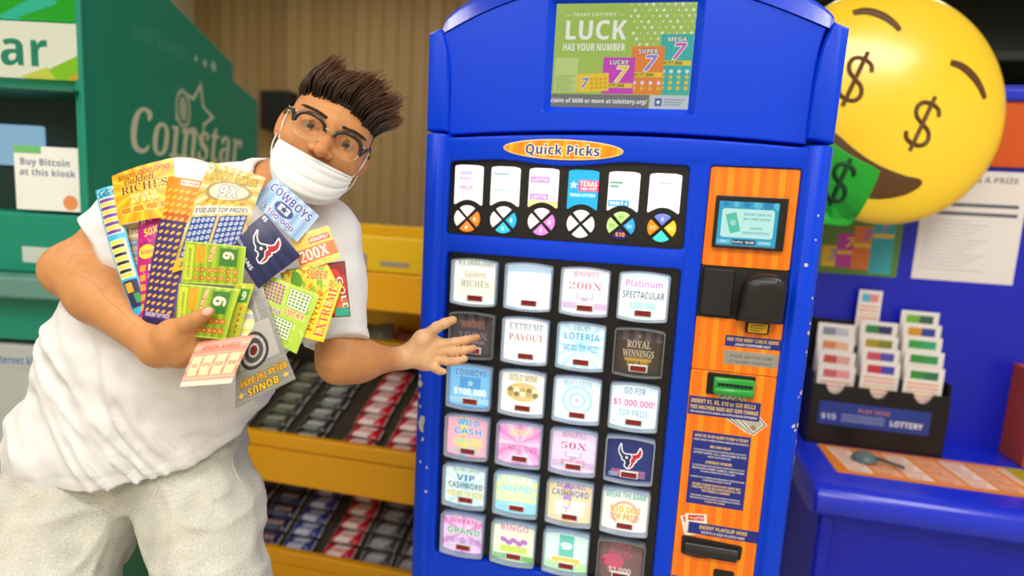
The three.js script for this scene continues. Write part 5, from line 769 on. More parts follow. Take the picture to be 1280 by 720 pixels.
  // browline glasses
  {
    const z = 0.104, blk = std('#0c0b0b', 0.25, { clearcoat: 0.5 }), mt = std('#c9b48c', 0.3, { metalness: 0.9 });
    const root = new THREE.Group(); root.name = 'eyeglasses'; person.add(root); root.userData.label = 'browline glasses with black upper rims and thin metal lower rims'; root.updateMatrixWorld(true);
    const cz = (x) => z - 0.012 * Math.pow(x / 0.06, 2);
    for (const s of [-1, 1]) {
      const cx = s * 0.0335, cy = -0.008, rx = 0.0255, ry = 0.0215, at = (a) => { const x = cx + rx * Math.sign(Math.cos(a)) * Math.pow(Math.abs(Math.cos(a)), 0.8), y = cy + ry * Math.sign(Math.sin(a)) * Math.pow(Math.abs(Math.sin(a)), 0.85); return V(x, y, cz(x)); };
      const lo = [], up = [], sh = new THREE.Shape(); for (let i = 0; i <= 20; i++) { lo.push(at(Math.PI + i / 20 * Math.PI).applyMatrix4(HM)); } for (let i = 0; i <= 16; i++) { const a = s < 0 ? Math.PI + 0.05 - i / 16 * 3.0 : 0.0 - 0.05 + i / 16 * 3.0; const p = at(a); up.push(p); } 
      up.unshift(V(s * 0.0665, 0.006, cz(0.066))); 
      part('lower_rim', tube(lo, 0.0009, 40, 6), mt, root);
      const ug = new THREE.TubeGeometry(new THREE.CatmullRomCurve3(up), 48, 0.0035, 8); ug.applyMatrix4(HM); part('upper_rim', ug, blk, root);
      const L0 = []; for (let i = 0; i < 32; i++) { const p = at(i / 32 * Math.PI * 2); L0.push([p.x, p.y]); } const lg = new THREE.ShapeGeometry(shapeOf(L0)); const lp = lg.attributes.position; for (let i = 0; i < lp.count; i++) lp.setZ(i, cz(lp.getX(i))); lg.computeVertexNormals(); lg.applyMatrix4(HM); part('lens', lg, M.glass, root);
      part('temple', tube([V(s * 0.066, 0.006, cz(0.066)), V(s * 0.075, 0.007, 0.06), V(s * 0.081, 0.006, 0.02), V(s * 0.084, 0.0, -0.012), V(s * 0.083, -0.02, -0.035)].map((p) => p.applyMatrix4(HM)), 0.0024, 24, 6), blk, root);
      const rv = new THREE.SphereGeometry(0.0018, 10, 8); rv.scale(1.1, 0.6, 0.5); rv.translate(s * 0.0625, 0.0055, cz(0.062) + 0.003); rv.applyMatrix4(HM); part('rivet', rv, M.chrome, root);
      const pad = new THREE.SphereGeometry(1, 10, 8).scale(0.0015, 0.005, 0.003); pad.translate(s * 0.0095, -0.014, 0.1); pad.applyMatrix4(HM); part('nose_pad', pad, M.glass, root);
    }
    part('bridge', tube([V(-0.0105, 0.0, z), V(-0.005, 0.003, z + 0.003), V(0.005, 0.003, z + 0.003), V(0.0105, 0.0, z)].map((p) => p.applyMatrix4(HM)), 0.0012, 16, 6), mt, root);
  }
  // ---------- shirt ----------
  const hemA = atD(0, 548, 1.22), hemB = atD(128, 611, 1.10), hemC = atD(312, 520, 1.22), hemN = hemB.clone().sub(hemA).cross(hemC.clone().sub(hemA)).normalize(); if (hemN.y > 0) hemN.negate();
  const s1 = chain([atD(96, 562, 1.225), atD(150, 430, 1.22), atD(205, 330, 1.2), atD(232, 262, 1.19)], [0.118, 0.1, 0.1, 0.07], 0.08), s2 = chain([atD(236, 548, 1.225), atD(262, 440, 1.21), atD(345, 345, 1.2), atD(385, 300, 1.2)], [0.115, 0.105, 0.105, 0.075], 0.08), s3 = cap(atD(165, 560, 1.215), atD(280, 330, 1.205), 0.12, 0.105), s4 = cap(J.neck0, atD(235, 252, 1.19), 0.066, 0.072), s5 = cap(J.neck0, atD(395, 290, 1.2), 0.066, 0.07);
  const slR = chain([atD(228, 254, 1.19), J.shR.clone().lerp(J.elR, 0.35), J.shR.clone().lerp(J.elR, 0.85)], [0.078, 0.072, 0.068], 0.03), slL = chain([atD(400, 296, 1.2), J.shL.clone().lerp(J.elL, 0.35), J.shL.clone().lerp(J.elL, 1.0)], [0.073, 0.062, 0.058], 0.03);
  const cutPlane = (p, n) => (x, y, z) => (x - p.x) * n.x + (y - p.y) * n.y + (z - p.z) * n.z;
  const dR = J.elR.clone().sub(J.shR).normalize(), dL = J.elL.clone().sub(J.shL).normalize(), cR = cutPlane(atD(116, 296, 1.13), dR), cL = cutPlane(atD(424, 428, 1.14), dL), cH = cutPlane(hemB, hemN);
  const collar = cap(J.neck0.clone().addScaledVector(UP, -0.01), hw(0, -0.03, -0.0), 0.064, 0.07);
  const ax = J.pelvis.clone().sub(J.chest).normalize(), ac = RT.clone();
  const fold = (x, y, z, w = 1) => { const a = (x - J.chest.x) * ax.x + (y - J.chest.y) * ax.y + (z - J.chest.z) * ax.z, b = (x - J.chest.x) * ac.x + (y - J.chest.y) * ac.y + (z - J.chest.z) * ac.z; const e = a * 0.78 + b * 0.62, f = -a * 0.62 + b * 0.78; const low = Math.max(0, Math.min(1, (a + 0.02) / 0.2)); const n1 = noise(e * 5, f * 19 + 2 * noise(e * 4, f * 4, 3), 0.5), n2 = noise(a * 17, b * 5 + 8, 1.5), n3 = noise(x * 24, y * 24, z * 24); const ridge = (1 - Math.abs(n1)) ** 3; return w * (0.012 * ridge * (0.25 + 0.75 * low) + 0.006 * n2 * low + 0.0035 * n3); };
  const bsl = (f, c, n) => (x, y, z) => smax(f(x, y, z), c(x, y, z), 0.004);
  const shirtF = (x, y, z) => {
    let d = smin(s1(x, y, z), s2(x, y, z), 0.09); d = smin(d, s3(x, y, z), 0.07); if (d > 0.35) return d; d = smin(d, s4(x, y, z), 0.05); d = smin(d, s5(x, y, z), 0.05);
    if (d < 0.05) d -= fold(x, y, z);
    d = smax(d, cH(x, y, z) + 0.004 * noise(x * 14, 2, z * 14), 0.006);
    const a = smax(slR(x, y, z), cR(x, y, z), 0.004), b = smax(slL(x, y, z), cL(x, y, z), 0.004); d = smin(d, a, 0.03); d = smin(d, b, 0.03);
    if (d < 0.05) { d -= 0.003 * noise(x * 30, y * 30, z * 30); d = smax(d, -collar(x, y, z), 0.006);
      const h = cH(x, y, z); if (h > -0.03) d += 0.0015 * Math.exp(-((h + 0.024) ** 2) / 0.000008); const hl = cL(x, y, z); if (hl > -0.03 && b < 0.02) d += 0.0012 * Math.exp(-((hl + 0.022) ** 2) / 0.000006); }
    return d;
  };
  const sg = nets(shirtF, [-1.0, 0.72, 0.0], [0.1, 1.7, 0.7], 0.0045); uvM(sg);
  part('shirt', sg, std('#e2e4e8', 0.85, { bumpMap: clothBump, bumpScale: 0.0004 }), person, 'white short sleeved cotton shirt');
  // ---------- jeans ----------
  const kR = atD(268, 745, 1.14), kL = atD(52, 740, 1.12), aR = V(kR.x + 0.02, 0.1, kR.z - 0.06), aL = V(kL.x - 0.1, 0.1, kL.z - 0.02);
  const j1 = chain([atD(235, 560, 1.24), atD(255, 640, 1.21), kR, aR], [0.1, 0.098, 0.085, 0.075], 0.05), j2 = chain([atD(105, 565, 1.24), atD(85, 650, 1.2), kL, aL], [0.115, 0.118, 0.098, 0.078], 0.05), j3 = cap(atD(110, 560, 1.25), atD(235, 555, 1.25), 0.11, 0.1), j4 = cap(atD(135, 590, 1.225), atD(225, 588, 1.225), 0.085, 0.08), cJ = cutPlane(hemB.clone().addScaledVector(hemN, -0.05), hemN.clone().negate());
  const jf = (x, y, z) => { const n = noise(x * 9 + 3 * noise(x * 4, y * 4, z * 4), y * 16, z * 9), n2 = noise(x * 30, y * 34, z * 30); return 0.008 * (1 - Math.abs(n)) ** 3 + 0.0025 * n2; };
  const jeansF = (x, y, z) => { let d = smin(j1(x, y, z), j2(x, y, z), 0.018); d = smin(d, j3(x, y, z), 0.035); d = smin(d, j4(x, y, z), 0.03); d = smax(d, cJ(x, y, z), 0.01); d = smax(d, 0.06 - y, 0.01); if (d < 0.04) d -= jf(x, y, z); return d; };
  const jg = nets(jeansF, [-1.15, 0.03, 0.0], [-0.15, 1.02, 0.72], 0.0055); uvM(jg);
  const jeans = part('jeans', jg, std('#e9ebe2', 0.85, { map: denimTex, bumpMap: denimTex, bumpScale: 0.0003 }), person, 'pale washed denim jeans');
  // fly seam and belt loop laid over the denim
  const onJ = (u, v) => { const r = ray(u, v); let t = 0.9; for (let i = 0; i < 200; i++) { const p = CAM.clone().addScaledVector(r, t), d = jeansF(p.x, p.y, p.z); if (d < 0.0006) return p; t += Math.max(0.0004, d * 0.5); } return CAM.clone().addScaledVector(r, t); };
  const seam = std('#d2d4cc', 0.85);
  part('fly_seam', tube([[200, 598], [197, 610], [190, 625], [186, 636]].map(([u, v]) => onJ(u, v)), 0.0016, 20, 6), seam, jeans); part('pocket_seam', tube([[300, 552], [290, 575], [300, 600], [316, 612]].map(([u, v]) => onJ(u, v)), 0.0018, 24, 6), seam, jeans);
  // shoes
  for (const a of [aR, aL]) { const f = (x, y, z) => smax(smin(cap(V(a.x, 0.05, a.z - 0.05), V(a.x, 0.04, a.z + 0.15), 0.046, 0.042)(x, y, z), cap(V(a.x, 0.06, a.z - 0.02), V(a.x, 0.12, a.z - 0.02), 0.045, 0.04)(x, y, z), 0.04), 0.022 - y, 0.004); const sh = part('shoe', nets(f, [a.x - 0.07, 0.0, a.z - 0.12], [a.x + 0.07, 0.18, a.z + 0.22], 0.006), std('#e8e8e6', 0.6), person); part('sole', (() => { const s = new THREE.Shape(); s.absellipse(a.x, a.z + 0.05, 0.05, 0.15, 0, 7); const g3 = new THREE.ExtrudeGeometry(s, { depth: 0.02, bevelEnabled: true, bevelSize: 0.002, bevelThickness: 0.002, bevelSegments: 1 }); g3.rotateX(Math.PI / 2); g3.translate(0, 0.022, 0); return g3; })(), std('#dcdcd8', 0.8), sh); }
}
// ================= SCRATCH TICKETS IN THE HAND =================
{
  const zc = ([x, y]) => [x / 2.1806 + 100, y / 2.1806 + 180];
  const backM = std('#e6e2da', 0.6);
  function ticket(name, label, quad, dTop, dBot, curl, W, H, draw) {
    const N = 10, c = quad.map(zc), P = [], UVs = [], I = [], TL = atD(...c[0], dTop), TR = atD(...c[1], dTop), BR = atD(...c[2], dBot), BL = atD(...c[3], dBot);
    const n = TR.clone().sub(TL).cross(BL.clone().sub(TL)).normalize(); if (n.dot(FW) > 0) n.negate();
    const pt = (u, v) => TL.clone().multiplyScalar((1 - u) * (1 - v)).addScaledVector(TR, u * (1 - v)).addScaledVector(BR, u * v).addScaledVector(BL, (1 - u) * v).addScaledVector(n, curl[0] * (4 * u * (1 - u)) + curl[1] * (4 * v * (1 - v)));
    for (let l = 0; l < 2; l++) for (let j = 0; j <= N; j++) for (let i = 0; i <= N; i++) { const p = pt(i / N, j / N).addScaledVector(n, l ? -0.0005 : 0); P.push(p.x, p.y, p.z); UVs.push(i / N, 1 - j / N); }
    const id = (l, j, i) => l * (N + 1) * (N + 1) + j * (N + 1) + i;
    const A = [], B = [];
    for (let j = 0; j < N; j++) for (let i = 0; i < N; i++) { A.push(id(0, j, i), id(0, j + 1, i), id(0, j + 1, i + 1), id(0, j, i), id(0, j + 1, i + 1), id(0, j, i + 1)); B.push(id(1, j, i), id(1, j + 1, i + 1), id(1, j + 1, i), id(1, j, i), id(1, j, i + 1), id(1, j + 1, i + 1)); }
    for (let k = 0; k < N; k++) { const q = (a, b) => B.push(id(0, ...a), id(0, ...b), id(1, ...b), id(0, ...a), id(1, ...b), id(1, ...a)); q([0, k], [0, k + 1]); q([N, k + 1], [N, k]); q([k + 1, 0], [k, 0]); q([k, N], [k + 1, N]); }
    const g = new THREE.BufferGeometry(); g.setAttribute('position', new THREE.Float32BufferAttribute(P, 3)); g.setAttribute('uv', new THREE.Float32BufferAttribute(UVs, 2)); g.setIndex([...A, ...B]); g.addGroup(0, A.length, 0); g.addGroup(A.length, B.length, 1); g.computeVertexNormals();
    const o = pt(0.5, 0.5); g.translate(-o.x, -o.y, -o.z);
    const m = new THREE.Mesh(g, [std('#ffffff', 0.35, { map: canvas(W, H, draw), clearcoat: 0.2, clearcoatRoughness: 0.3 }), backM]); m.name = numbered(name); m.position.copy(o); scene.add(m); return tag(m, label, 'ticket', 'scratch tickets fanned out in the hand');
  }
  const fill = (x, w, h, c) => { x.fillStyle = c; x.fillRect(0, 0, w, h); };
  const speck = (x, w, h, cols, n, r0, r1) => { for (let i = 0; i < n; i++) { x.fillStyle = cols[i % cols.length]; x.beginPath(); x.arc(rnd() * w, rnd() * h, rr(r0, r1), 0, 7); x.fill(); } };
  const barcode = (x, a, b, w, h) => { x.fillStyle = '#f4f4f0'; x.fillRect(a, b, w, h); x.fillStyle = '#222'; for (let i = 4; i < w - 4; i += 5) x.fillRect(a + i, b + 4, 1 + (i * 7) % 3, h - 8); };
  const nm = 'scratch_ticket';
  ticket(nm, 'cyan edged long crossword ticket with purple and yellow bars', [[42, 128], [100, 112], [200, 482], [160, 496]], 1.035, 1.005, [0.004, 0.01], 220, 900, (x, w, h) => {
    fill(x, w, h, '#38b8e0'); text(x, 'CASH', w / 2, 40, 60, '#1a2a5a', { width: 160 }); x.fillStyle = '#f0e8d0'; x.fillRect(18, 70, w - 36, h * 0.28); x.fillRect(18, 360, w - 36, 250); for (let i = 0; i < 9; i++) { x.fillStyle = i % 2 ? '#f2d048' : '#6a3a9a'; x.fillRect(22, 78 + i * 27, w - 60, 22); } for (let i = 0; i < 9; i++) { x.fillStyle = i % 2 ? '#1a1a24' : '#f4d838'; x.fillRect(28, 366 + i * 27, w - 70, 20); } x.fillStyle = '#2a2a5a'; x.fillRect(16, 625, w - 32, 170); x.fillStyle = '#e8b030'; x.fillRect(40, 640, 90, 60); x.fillStyle = '#3a9a5a'; x.fillRect(110, 710, 70, 60); speck(x, w, 60, ['#f4e44a', '#ffffff'], 12, 3, 7);
  });
  ticket(nm, 'silver brown ticket with blue panels tucked beside the magenta one', [[100, 228], [168, 212], [186, 470], [160, 478]], 1.03, 1.003, [0.003, 0.004], 240, 700, (x, w, h) => { fill(x, w, h, '#a0845c'); x.fillStyle = '#c8b080'; x.fillRect(0, 0, w, 110); text(x, '$211,215', w / 2, 60, 60, '#4a2a20', { width: 200 }); for (let i = 0; i < 6; i++) { x.fillStyle = '#5a6a8a'; x.fillRect(70, 130 + i * 80, 130, 50); x.fillStyle = '#8494b4'; x.fillRect(84, 140 + i * 80, 100, 14); } speck(x, w, h, ['#b89868', '#8a7048'], 120, 2, 5); });
  ticket(nm, 'gold ticket titled Riches standing at the top of the fan', [[87, 88], [255, 38], [270, 195], [108, 222]], 1.028, 1.012, [0.006, 0.002], 520, 520, (x, w, h) => { fill(x, w, h, '#f0b010'); for (let i = 0; i < 26; i++) { x.save(); x.translate(w / 2, h * 0.4); x.rotate(i * 0.2417); polyPath(x, [[0, 0], [600, -36], [600, 36]], i % 2 ? '#f8cc30' : '#e09c08'); x.restore(); } text(x, '$500,000,000', w * 0.52, 64, 70, '#c07808', { width: 440, stroke: '#7a4606', sw: 4 }); text(x, 'Golden', w * 0.44, 122, 90, '#6a3206', { style: 'italic bold', font: 'serif', width: 260 }); text(x, 'RICHES', w * 0.52, 202, 110, '#6a3206', { font: 'serif', width: 400, stroke: '#ffe070', sw: 8 }); text(x, 'WIN UP TO', w * 0.5, 276, 44, '#fff2c0', { width: 220 }); text(x, 'AT $75!', w * 0.5, 322, 56, '#fff2c0', { width: 240 }); for (let i = 0; i < 4; i++) { x.fillStyle = '#d09010'; x.strokeStyle = '#fff0b0'; x.lineWidth = 4; x.fillRect(40 + i * 115, 370, 96, 60); x.strokeRect(40 + i * 115, 370, 96, 60); } speck(x, w, h, ['#ffe480', '#d89a10'], 60, 2, 6); });
  ticket(nm, 'narrow magenta bonus ticket behind the purple one', [[160, 205], [220, 196], [215, 490], [160, 500]], 1.022, 1.0, [0.002, 0.003], 220, 900, (x, w, h) => { fill(x, w, h, '#b8147c'); text(x, '$5', 50, 30, 44, '#fff'); speck(x, w, h, ['#d83aa0', '#8a0c60', '#f070c0'], 90, 4, 14); text(x, '50X', w * 0.6, 120, 90, '#f8d040', { width: 140, rot: -0.2 }); x.fillStyle = '#f8d838'; x.beginPath(); x.ellipse(w * 0.45, 290, 84, 60, 0, 0, 7); x.fill(); text(x, 'BONUS', w * 0.45, 292, 44, '#c01880', { width: 130 }); for (let i = 0; i < 5; i++) { x.fillStyle = '#f0a030'; x.fillRect(30, 400 + i * 80, 60, 50); x.fillStyle = '#f8e8c0'; x.fillRect(120, 400 + i * 80, 60, 50); } });
  ticket(nm, 'long ticket with orange head and purple body full of gold chips', [[242, 88], [336, 102], [250, 496], [168, 484]], 1.018, 0.998, [0.004, 0.004], 340, 1200, (x, w, h) => {
    fill(x, w, h, '#3a2a72'); x.fillStyle = '#f08a10'; x.fillRect(0, 0, w, h * 0.24); x.fillStyle = '#c85a1c'; x.fillRect(0, h * 0.24, w, h * 0.06); x.fillStyle = '#f4f0e8'; x.fillRect(w * 0.42, 14, w * 0.5, 44); text(x, 'MULTIPLIER', w * 0.67, 36, 34, '#b02020', { width: w * 0.46 });
    for (let j = 0; j < 18; j++) for (let i = 0; i < 5; i++) { const y = 110 + j * 58; x.fillStyle = j < 5 ? '#ffd040' : '#f0c038'; x.save(); x.translate(46 + i * 62, y); x.rotate(-0.5); x.beginPath(); x.ellipse(0, 0, 24, 11, 0, 0, 7); x.fill(); x.fillStyle = '#b87a14'; x.fillRect(-10, -2, 20, 4); x.restore(); } text(x, '$200,000 TOP PRIZE', w / 2, h - 70, 44, '#f0d8f8', { width: w * 0.8 }); x.fillStyle = '#1c1450'; x.fillRect(0, h - 40, w, 40); x.fillStyle = '#6a4aa8'; x.fillRect(w - 18, 300, 18, 760);
  });
  ticket(nm, 'tall gold and silver ticket titled Gold Mine with blue number grids', [[355, 48], [506, 92], [436, 300], [250, 352]], 1.012, 0.998, [0.006, 0.006], 640, 900, (x, w, h) => {
    fill(x, w, h, '#d8c078'); for (let i = 0; i < 30; i++) { x.save(); x.translate(w / 2, h * 0.22); x.rotate(i * 0.2094); polyPath(x, [[0, 0], [900, -48], [900, 48]], i % 2 ? '#e8dca8' : '#c8a848'); x.restore(); } x.fillStyle = '#f4f0dc'; x.beginPath(); x.arc(46, 46, 34, 0, 7); x.fill(); text(x, '$5', 46, 48, 40, '#333');
    text(x, 'GOLD MINE', w * 0.52, 96, 110, '#f0c020', { font: 'serif', width: 520, stroke: '#5a4210', sw: 12 }); x.fillStyle = '#a89060'; x.beginPath(); x.ellipse(w * 0.52, 230, 250, 100, 0, 0, 7); x.fill(); x.fillStyle = '#e0d8c0'; x.beginPath(); x.ellipse(w * 0.52, 226, 210, 78, 0, 0, 7); x.fill(); text(x, '9X', w * 0.52, 224, 150, '#f4f4f4', { width: 210, stroke: '#5a5240', sw: 14 }); for (let i = 0; i < 9; i++) { x.fillStyle = i % 2 ? '#f0c030' : '#c89018'; x.beginPath(); x.ellipse(150 + i * 46, 320 + (i % 3) * 8, 34, 20, 0, 0, 7); x.fill(); }
    x.fillStyle = '#f0ecd8'; x.fillRect(30, 366, w - 60, 74); text(x, '$100,000 TOP PRIZES', w / 2, 404, 64, '#2a2a6a', { width: w * 0.86 }); for (const a of [36, 336]) { x.fillStyle = '#1c4a9c'; x.fillRect(a, 460, 270, 330); for (let i = 0; i < 5; i++) for (let j = 0; j < 6; j++) { x.fillStyle = '#d8e0f0'; x.beginPath(); x.arc(a + 34 + i * 51, 490 + j * 54, 19, 0, 7); x.fill(); x.fillStyle = '#1c4a9c'; x.fillRect(a + 24 + i * 51, 485 + j * 54, 20, 9); } } x.fillStyle = '#e8c030'; x.fillRect(0, 808, w, 92); text(x, '20X BONUS', w * 0.3, 850, 60, '#1c3a8c', { width: 260 });
  });
  ticket(nm, 'silver blue ticket lettered Cowboys under the chin', [[530, 88], [652, 196], [592, 268], [470, 158]], 1.03, 1.02, [0.004, 0], 640, 440, (x, w, h) => { fill(x, w, h, '#9cc0e8'); for (let i = 0; i < 12; i++) { x.fillStyle = i % 2 ? '#b4d0f0' : '#84acdc'; x.fillRect(i * 56, 0, 30, h); } text(x, 'COWBOYS', w * 0.5, 110, 150, '#2a2f9c', { width: 560, stroke: '#e8eef8', sw: 14 }); x.fillStyle = '#2a3a8c'; x.beginPath(); x.ellipse(w * 0.5, 250, 120, 80, 0, 0, 7); x.fill(); x.fillStyle = '#d0d8e4'; x.fillRect(w * 0.5 - 70, 200, 140, 90); star(x, w * 0.5, 246, 52, '#1c2a6a'); text(x, '$100,000', w * 0.5, 372, 84, '#5a2a9c', { width: 420, stroke: '#e8eef8', sw: 10 }); });
  ticket(nm, 'orange and white ticket marked 200X beside the navy one', [[575, 258], [676, 222], [712, 312], [606, 350]], 1.03, 1.02, [0.003, 0], 560, 500, (x, w, h) => { fill(x, w, h, '#f0cc60'); speck(x, w, h, ['#f8e8a0', '#e0a838'], 130, 4, 12); x.fillStyle = '#e87a3a'; x.fillRect(0, 210, w, 200); text(x, '200X', w * 0.42, 310, 220, '#f8ece0', { width: 420, stroke: '#b84a18', sw: 16 }); x.fillStyle = '#d8281c'; x.fillRect(w * 0.42, 90, w * 0.52, 80); text(x, 'MONOPOLY', w * 0.68, 130, 70, '#ffffff', { width: w * 0.48 }); });
  ticket(nm, 'red and black ticket with teal corner sticking out past the sleeve', [[560, 344], [722, 318], [738, 470], [600, 480]], 1.026, 1.016, [0.003, 0], 560, 520, (x, w, h) => { fill(x, w, h, '#8c1414'); for (let i = 0; i < 14; i++) { x.fillStyle = ['#c81c1c', '#e06020', '#3a1010', '#d83020'][i % 4]; x.beginPath(); x.arc(rnd() * w, rnd() * h, rr(50, 110), 0, 7); x.fill(); } text(x, 'MILLION', w * 0.66, 90, 120, '#f8d040', { rot: 1.4, width: 380, stroke: '#6a0808', sw: 10 }); text(x, 'GOLD', w * 0.9, 300, 80, '#f0e8d0', { rot: 1.45, width: 330, stroke: '#301008', sw: 8 }); x.fillStyle = '#1c9c84'; x.fillRect(w * 0.72, h - 90, w * 0.28, 90); x.strokeStyle = '#181010'; x.lineWidth = 18; x.strokeRect(0, 0, w, h); });
  ticket(nm, 'yellow and green ticket with red lettering half hidden in the fan', [[545, 352], [672, 322], [702, 380], [580, 470]], 1.021, 1.012, [0.003, 0], 560, 360, (x, w, h) => { fill(x, w, h, '#d8c820'); speck(x, w, h, ['#7ab030', '#f0e050', '#e88a20'], 90, 14, 40); text(x, 'SUPER', w * 0.72, 130, 150, '#e02818', { width: 240, rot: 0.5, stroke: '#ffe860', sw: 12 }); x.fillStyle = '#5a9c28'; x.beginPath(); x.ellipse(160, 110, 66, 88, 0.4, 0, 7); x.fill(); });
  ticket(nm, 'yellow ticket with red vertical lettering Extreme', [[668, 372], [716, 382], [664, 540], [606, 526]], 1.016, 1.006, [0.002, 0.002], 220, 640, (x, w, h) => { fill(x, w, h, '#f8d820'); speck(x, w, h, ['#fcf088', '#e8b818'], 80, 3, 9); text(x, 'EXTREME', w * 0.66, h * 0.5, 130, '#d02818', { rot: -Math.PI / 2, width: 560, font: 'serif', stroke: '#fff2a0', sw: 10 }); text(x, 'PAYOUT', w * 0.16, h * 0.5, 84, '#c83a18', { rot: -Math.PI / 2, width: 500, font: 'serif' }); });
  ticket(nm, 'lime green ticket with purple berries and number panels', [[500, 352], [655, 412], [590, 572], [478, 512]], 1.01, 1.0, [0.004, 0.002], 560, 620, (x, w, h) => { fill(x, w, h, '#b4d84a'); speck(x, w, h, ['#d0e878', '#98c438'], 60, 10, 26); for (let i = 0; i < 6; i++) for (let j = 0; j < 6; j++) { x.fillStyle = '#a84a9c'; x.beginPath(); x.arc(46 + i * 36, 50 + j * 36, 15, 0, 7); x.fill(); } for (const [a, b] of [[290, 40], [200, 360]]) { x.fillStyle = '#eef4d8'; x.fillRect(a, b, 210, 190); x.strokeStyle = '#3a7a3a'; x.lineWidth = 6; x.strokeRect(a, b, 210, 190); for (let i = 0; i < 5; i++) for (let j = 0; j < 5; j++) { x.fillStyle = '#4a8a4a'; x.fillRect(a + 14 + i * 38, b + 14 + j * 34, 26, 20); } } text(x, 'LUCKY', w * 0.7, 276, 80, '#e0287c', { width: 220, stroke: '#fff0a0', sw: 10 }); text(x, 'LOTERIA', w * 0.26, 322, 70, '#7a2a9c', { width: 230, stroke: '#f4f8d0', sw: 8 }); for (let i = 0; i < 5; i++) { x.fillStyle = '#f0f4c0'; x.beginPath(); x.arc(60 + i * 26, 420 + i * 26, 22, 0, 7); x.fill(); x.fillStyle = '#78b030'; x.beginPath(); x.arc(60 + i * 26, 420 + i * 26, 14, 0, 7); x.fill(); } });
  ticket(nm, 'dark navy ticket with red and white bull head emblem', [[505, 188], [602, 306], [486, 394], [408, 268]], 1.004, 0.996, [0.005, 0.002], 560, 520, (x, w, h) => { fill(x, w, h, '#131c4c'); for (let i = 0; i < 5; i++) { x.fillStyle = '#1a2660'; x.fillRect(0, i * 110, w, 50); } x.save(); x.translate(w * 0.5, h * 0.44); x.rotate(-0.7); bull(x, 0, 0, 2.6); x.restore(); text(x, '$5', 46, 44, 60, '#f2f2f8'); text(x, 'TEXANS', w * 0.42, h - 54, 56, '#e8eaf4', { width: 280 }); x.fillStyle = '#d8dcec'; for (let i = 0; i < 3; i++) x.fillRect(40, h - 120 + i * 12, 90, 4); });
  ticket(nm, 'grey ticket with round vault dial and gold lettering Break the Bank Bonus', [[440, 396], [496, 384], [588, 640], [424, 722]], 1.0, 0.99, [0.004, 0.006], 460, 900, (x, w, h) => {
    fill(x, w, h, '#8c8c8a'); for (let i = 0; i < 40; i++) { x.fillStyle = i % 2 ? '#989896' : '#7e7e7c'; x.fillRect(0, rnd() * h, w, rr(3, 12)); } text(x, 'BREAK THE BANK', w * 0.6, 150, 60, '#b8b8b4', { rot: 1.35, width: 300 }); x.fillStyle = '#b0b0ac'; x.fillRect(40, 300, w - 80, 330);
    x.fillStyle = '#2a2a2c'; x.beginPath(); x.arc(w * 0.42, 520, 150, 0, 7); x.fill(); x.fillStyle = '#b4b4b8'; x.beginPath(); x.arc(w * 0.42, 520, 122, 0, 7); x.fill(); x.fillStyle = '#48484c'; x.beginPath(); x.arc(w * 0.42, 520, 98, 0, 7); x.fill(); x.fillStyle = '#c8c8cc'; x.beginPath(); x.arc(w * 0.42, 520, 56, 0, 7); x.fill(); x.fillStyle = '#7c2018'; x.beginPath(); x.arc(w * 0.42, 520, 40, 0, 7); x.fill(); for (let i = 0; i < 12; i++) { const a = i * 0.5236; x.fillStyle = '#d8d8dc'; x.fillRect(w * 0.42 + 110 * Math.cos(a) - 5, 520 + 110 * Math.sin(a) - 5, 10, 10); }
    text(x, 'BREAK THE BANK', w * 0.52, 742, 84, '#f0b818', { width: 400, rot: Math.PI, stroke: '#4a3408', sw: 12 }); text(x, 'BONUS', w * 0.5, 828, 84, '#f8c820', { width: 250, rot: Math.PI, stroke: '#4a3408', sw: 12 }); for (const a of [50, 410]) star(x, a, 826, 28, '#f8c820');
  });
  const nine = (x, w, h) => {
    fill(x, w, h, '#8cb418'); for (let i = 0; i < 14; i++) { x.fillStyle = i % 2 ? '#a4c828' : '#789c10'; x.fillRect(i * 46, 0, 22, h); } x.strokeStyle = '#d8e860'; x.lineWidth = 8; x.strokeRect(8, 8, w - 16, h - 16); x.fillStyle = '#2f7a2a'; x.fillRect(w * 0.6, 40, w * 0.28, h * 0.44); text(x, '9', w * 0.74, h * 0.27, h * 0.36, '#f0f0e0', { rot: -1.5, stroke: '#c8a020', sw: 10 }); text(x, '$20,000', w * 0.47, h * 0.26, 60, '#f8e8b0', { rot: -1.4, width: h * 0.4, stroke: '#b04818', sw: 10 });
    x.fillStyle = '#c8d840'; x.fillRect(20, 30, w * 0.14, h * 0.85); text(x, 'LOOSE CHANGE', w * 0.1, h * 0.5, 44, '#5a7a10', { rot: -Math.PI / 2, width: h * 0.7 }); x.fillStyle = '#e0a020'; x.fillRect(w * 0.2, 30, w * 0.16, h * 0.42); for (let j = 0; j < 2; j++) for (let i = 0; i < 7; i++) { const a = w * 0.24 + i * w * 0.105, b = h * 0.66 + j * h * 0.19; x.fillStyle = i % 2 ? '#c8501c' : '#d8702a'; star(x, a, b, h * 0.075, x.fillStyle, 6, 0.7); x.fillStyle = '#f0c860'; x.beginPath(); x.arc(a, b, h * 0.025, 0, 7); x.fill(); }
  };
  ticket(nm, 'small lime green ticket with a big nine above its twin', [[287, 264], [453, 280], [442, 388], [276, 378]], 0.99, 0.985, [0.003, 0], 640, 420, nine);
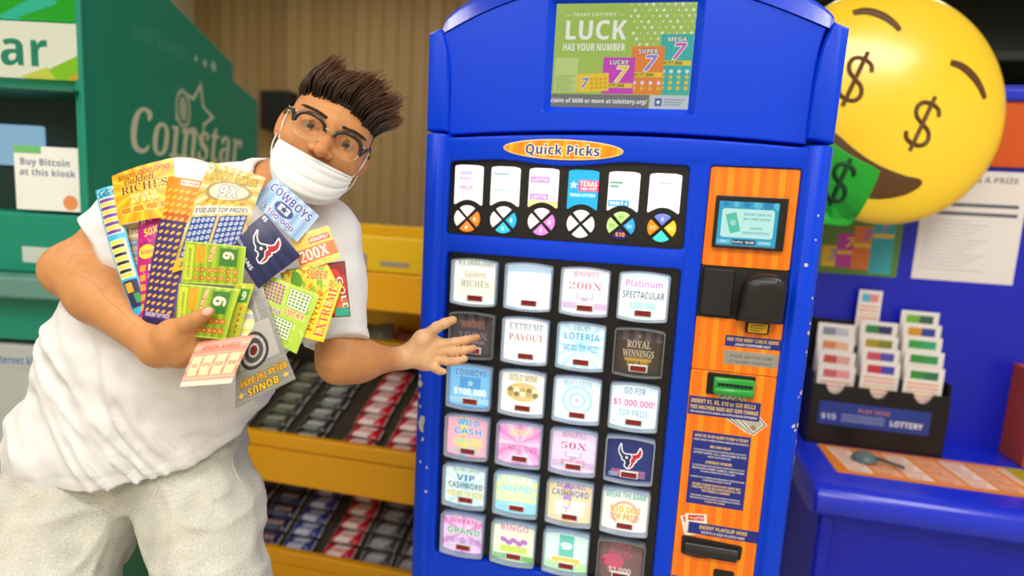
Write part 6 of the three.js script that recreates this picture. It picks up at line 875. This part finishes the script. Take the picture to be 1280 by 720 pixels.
  ticket(nm, 'green ticket edge peeking out behind the pinched nine ticket', [[425, 378], [476, 382], [432, 532], [385, 534]], 0.986, 0.982, [0.002, 0.002], 300, 640, (x, w, h) => { fill(x, w, h, '#b8cc30'); speck(x, w, h, ['#d8e468', '#e8a838', '#88a818'], 60, 6, 18); x.fillStyle = '#3a8a2a'; x.fillRect(w * 0.4, 60, w * 0.5, 160); text(x, '9', w * 0.65, 140, 130, '#f4f4d8'); for (let i = 0; i < 5; i++) star(x, w * 0.7, 290 + i * 66, 26, '#d0601c', 6, 0.7); });
  ticket(nm, 'white and yellow ticket stub between the green and pink ones', [[440, 448], [484, 452], [496, 540], [380, 548]], 0.992, 0.99, [0.002, 0.003], 300, 320, (x, w, h) => { fill(x, w, h, '#eef0b0'); for (let i = 0; i < 7; i++) { x.fillStyle = i % 2 ? '#f8f8d8' : '#d8e070'; x.fillRect(0, i * 46, w, 20); } barcode(x, 120, 40, 140, 60); });
  ticket(nm, 'pale pink ticket hanging down under the thumb', [[322, 540], [474, 520], [412, 652], [272, 662]], 0.972, 0.966, [0.004, 0.003], 560, 420, (x, w, h) => { fill(x, w, h, '#f0b0a0'); for (let i = 0; i < 9; i++) { x.fillStyle = i % 2 ? '#f8d0b8' : '#e89080'; x.fillRect(0, i * 48, w, 18); } for (let i = 0; i < 4; i++) { x.fillStyle = '#f4ecc0'; x.fillRect(30 + i * 130, 140, 110, 190); x.strokeStyle = '#d87860'; x.lineWidth = 5; x.strokeRect(30 + i * 130, 140, 110, 190); text(x, '$' + [5, 10, 20, 50][i], 85 + i * 130, 230, 50, '#c8604c'); } text(x, 'WINNING NUMBERS', w / 2, 70, 60, '#c04838', { width: w * 0.7 }); x.fillStyle = '#f8f4e4'; x.fillRect(0, h - 46, w, 46); });
  ticket(nm, 'lime green nine ticket pinched under the thumb', [[270, 380], [436, 396], [396, 534], [262, 520]], 0.974, 0.968, [0.003, 0.002], 640, 520, nine);
}
// dark box on the back wall behind the head
{ const p = atZ(348, 140, ROOM.z0 + 0.1); const t = thing('wall_speaker', 'small black speaker box fixed to the wooden back wall', 'speaker', [p.x, p.y - 0.14, p.z]); lpart('box', box(-0.13, 0, -0.085, 0.13, 0.3, 0.06, 0.015, 3), M.blackMatte, t); lpart('grille', box(-0.11, 0.02, 0.06, 0.11, 0.28, 0.068, 0.006), std('#1c1d1f', 0.9), t); }
for (const o of [scene]) o.traverse((m) => { if (m.isMesh) { m.castShadow = true; m.receiveShadow = true; } });
renderer.render(scene, camera);
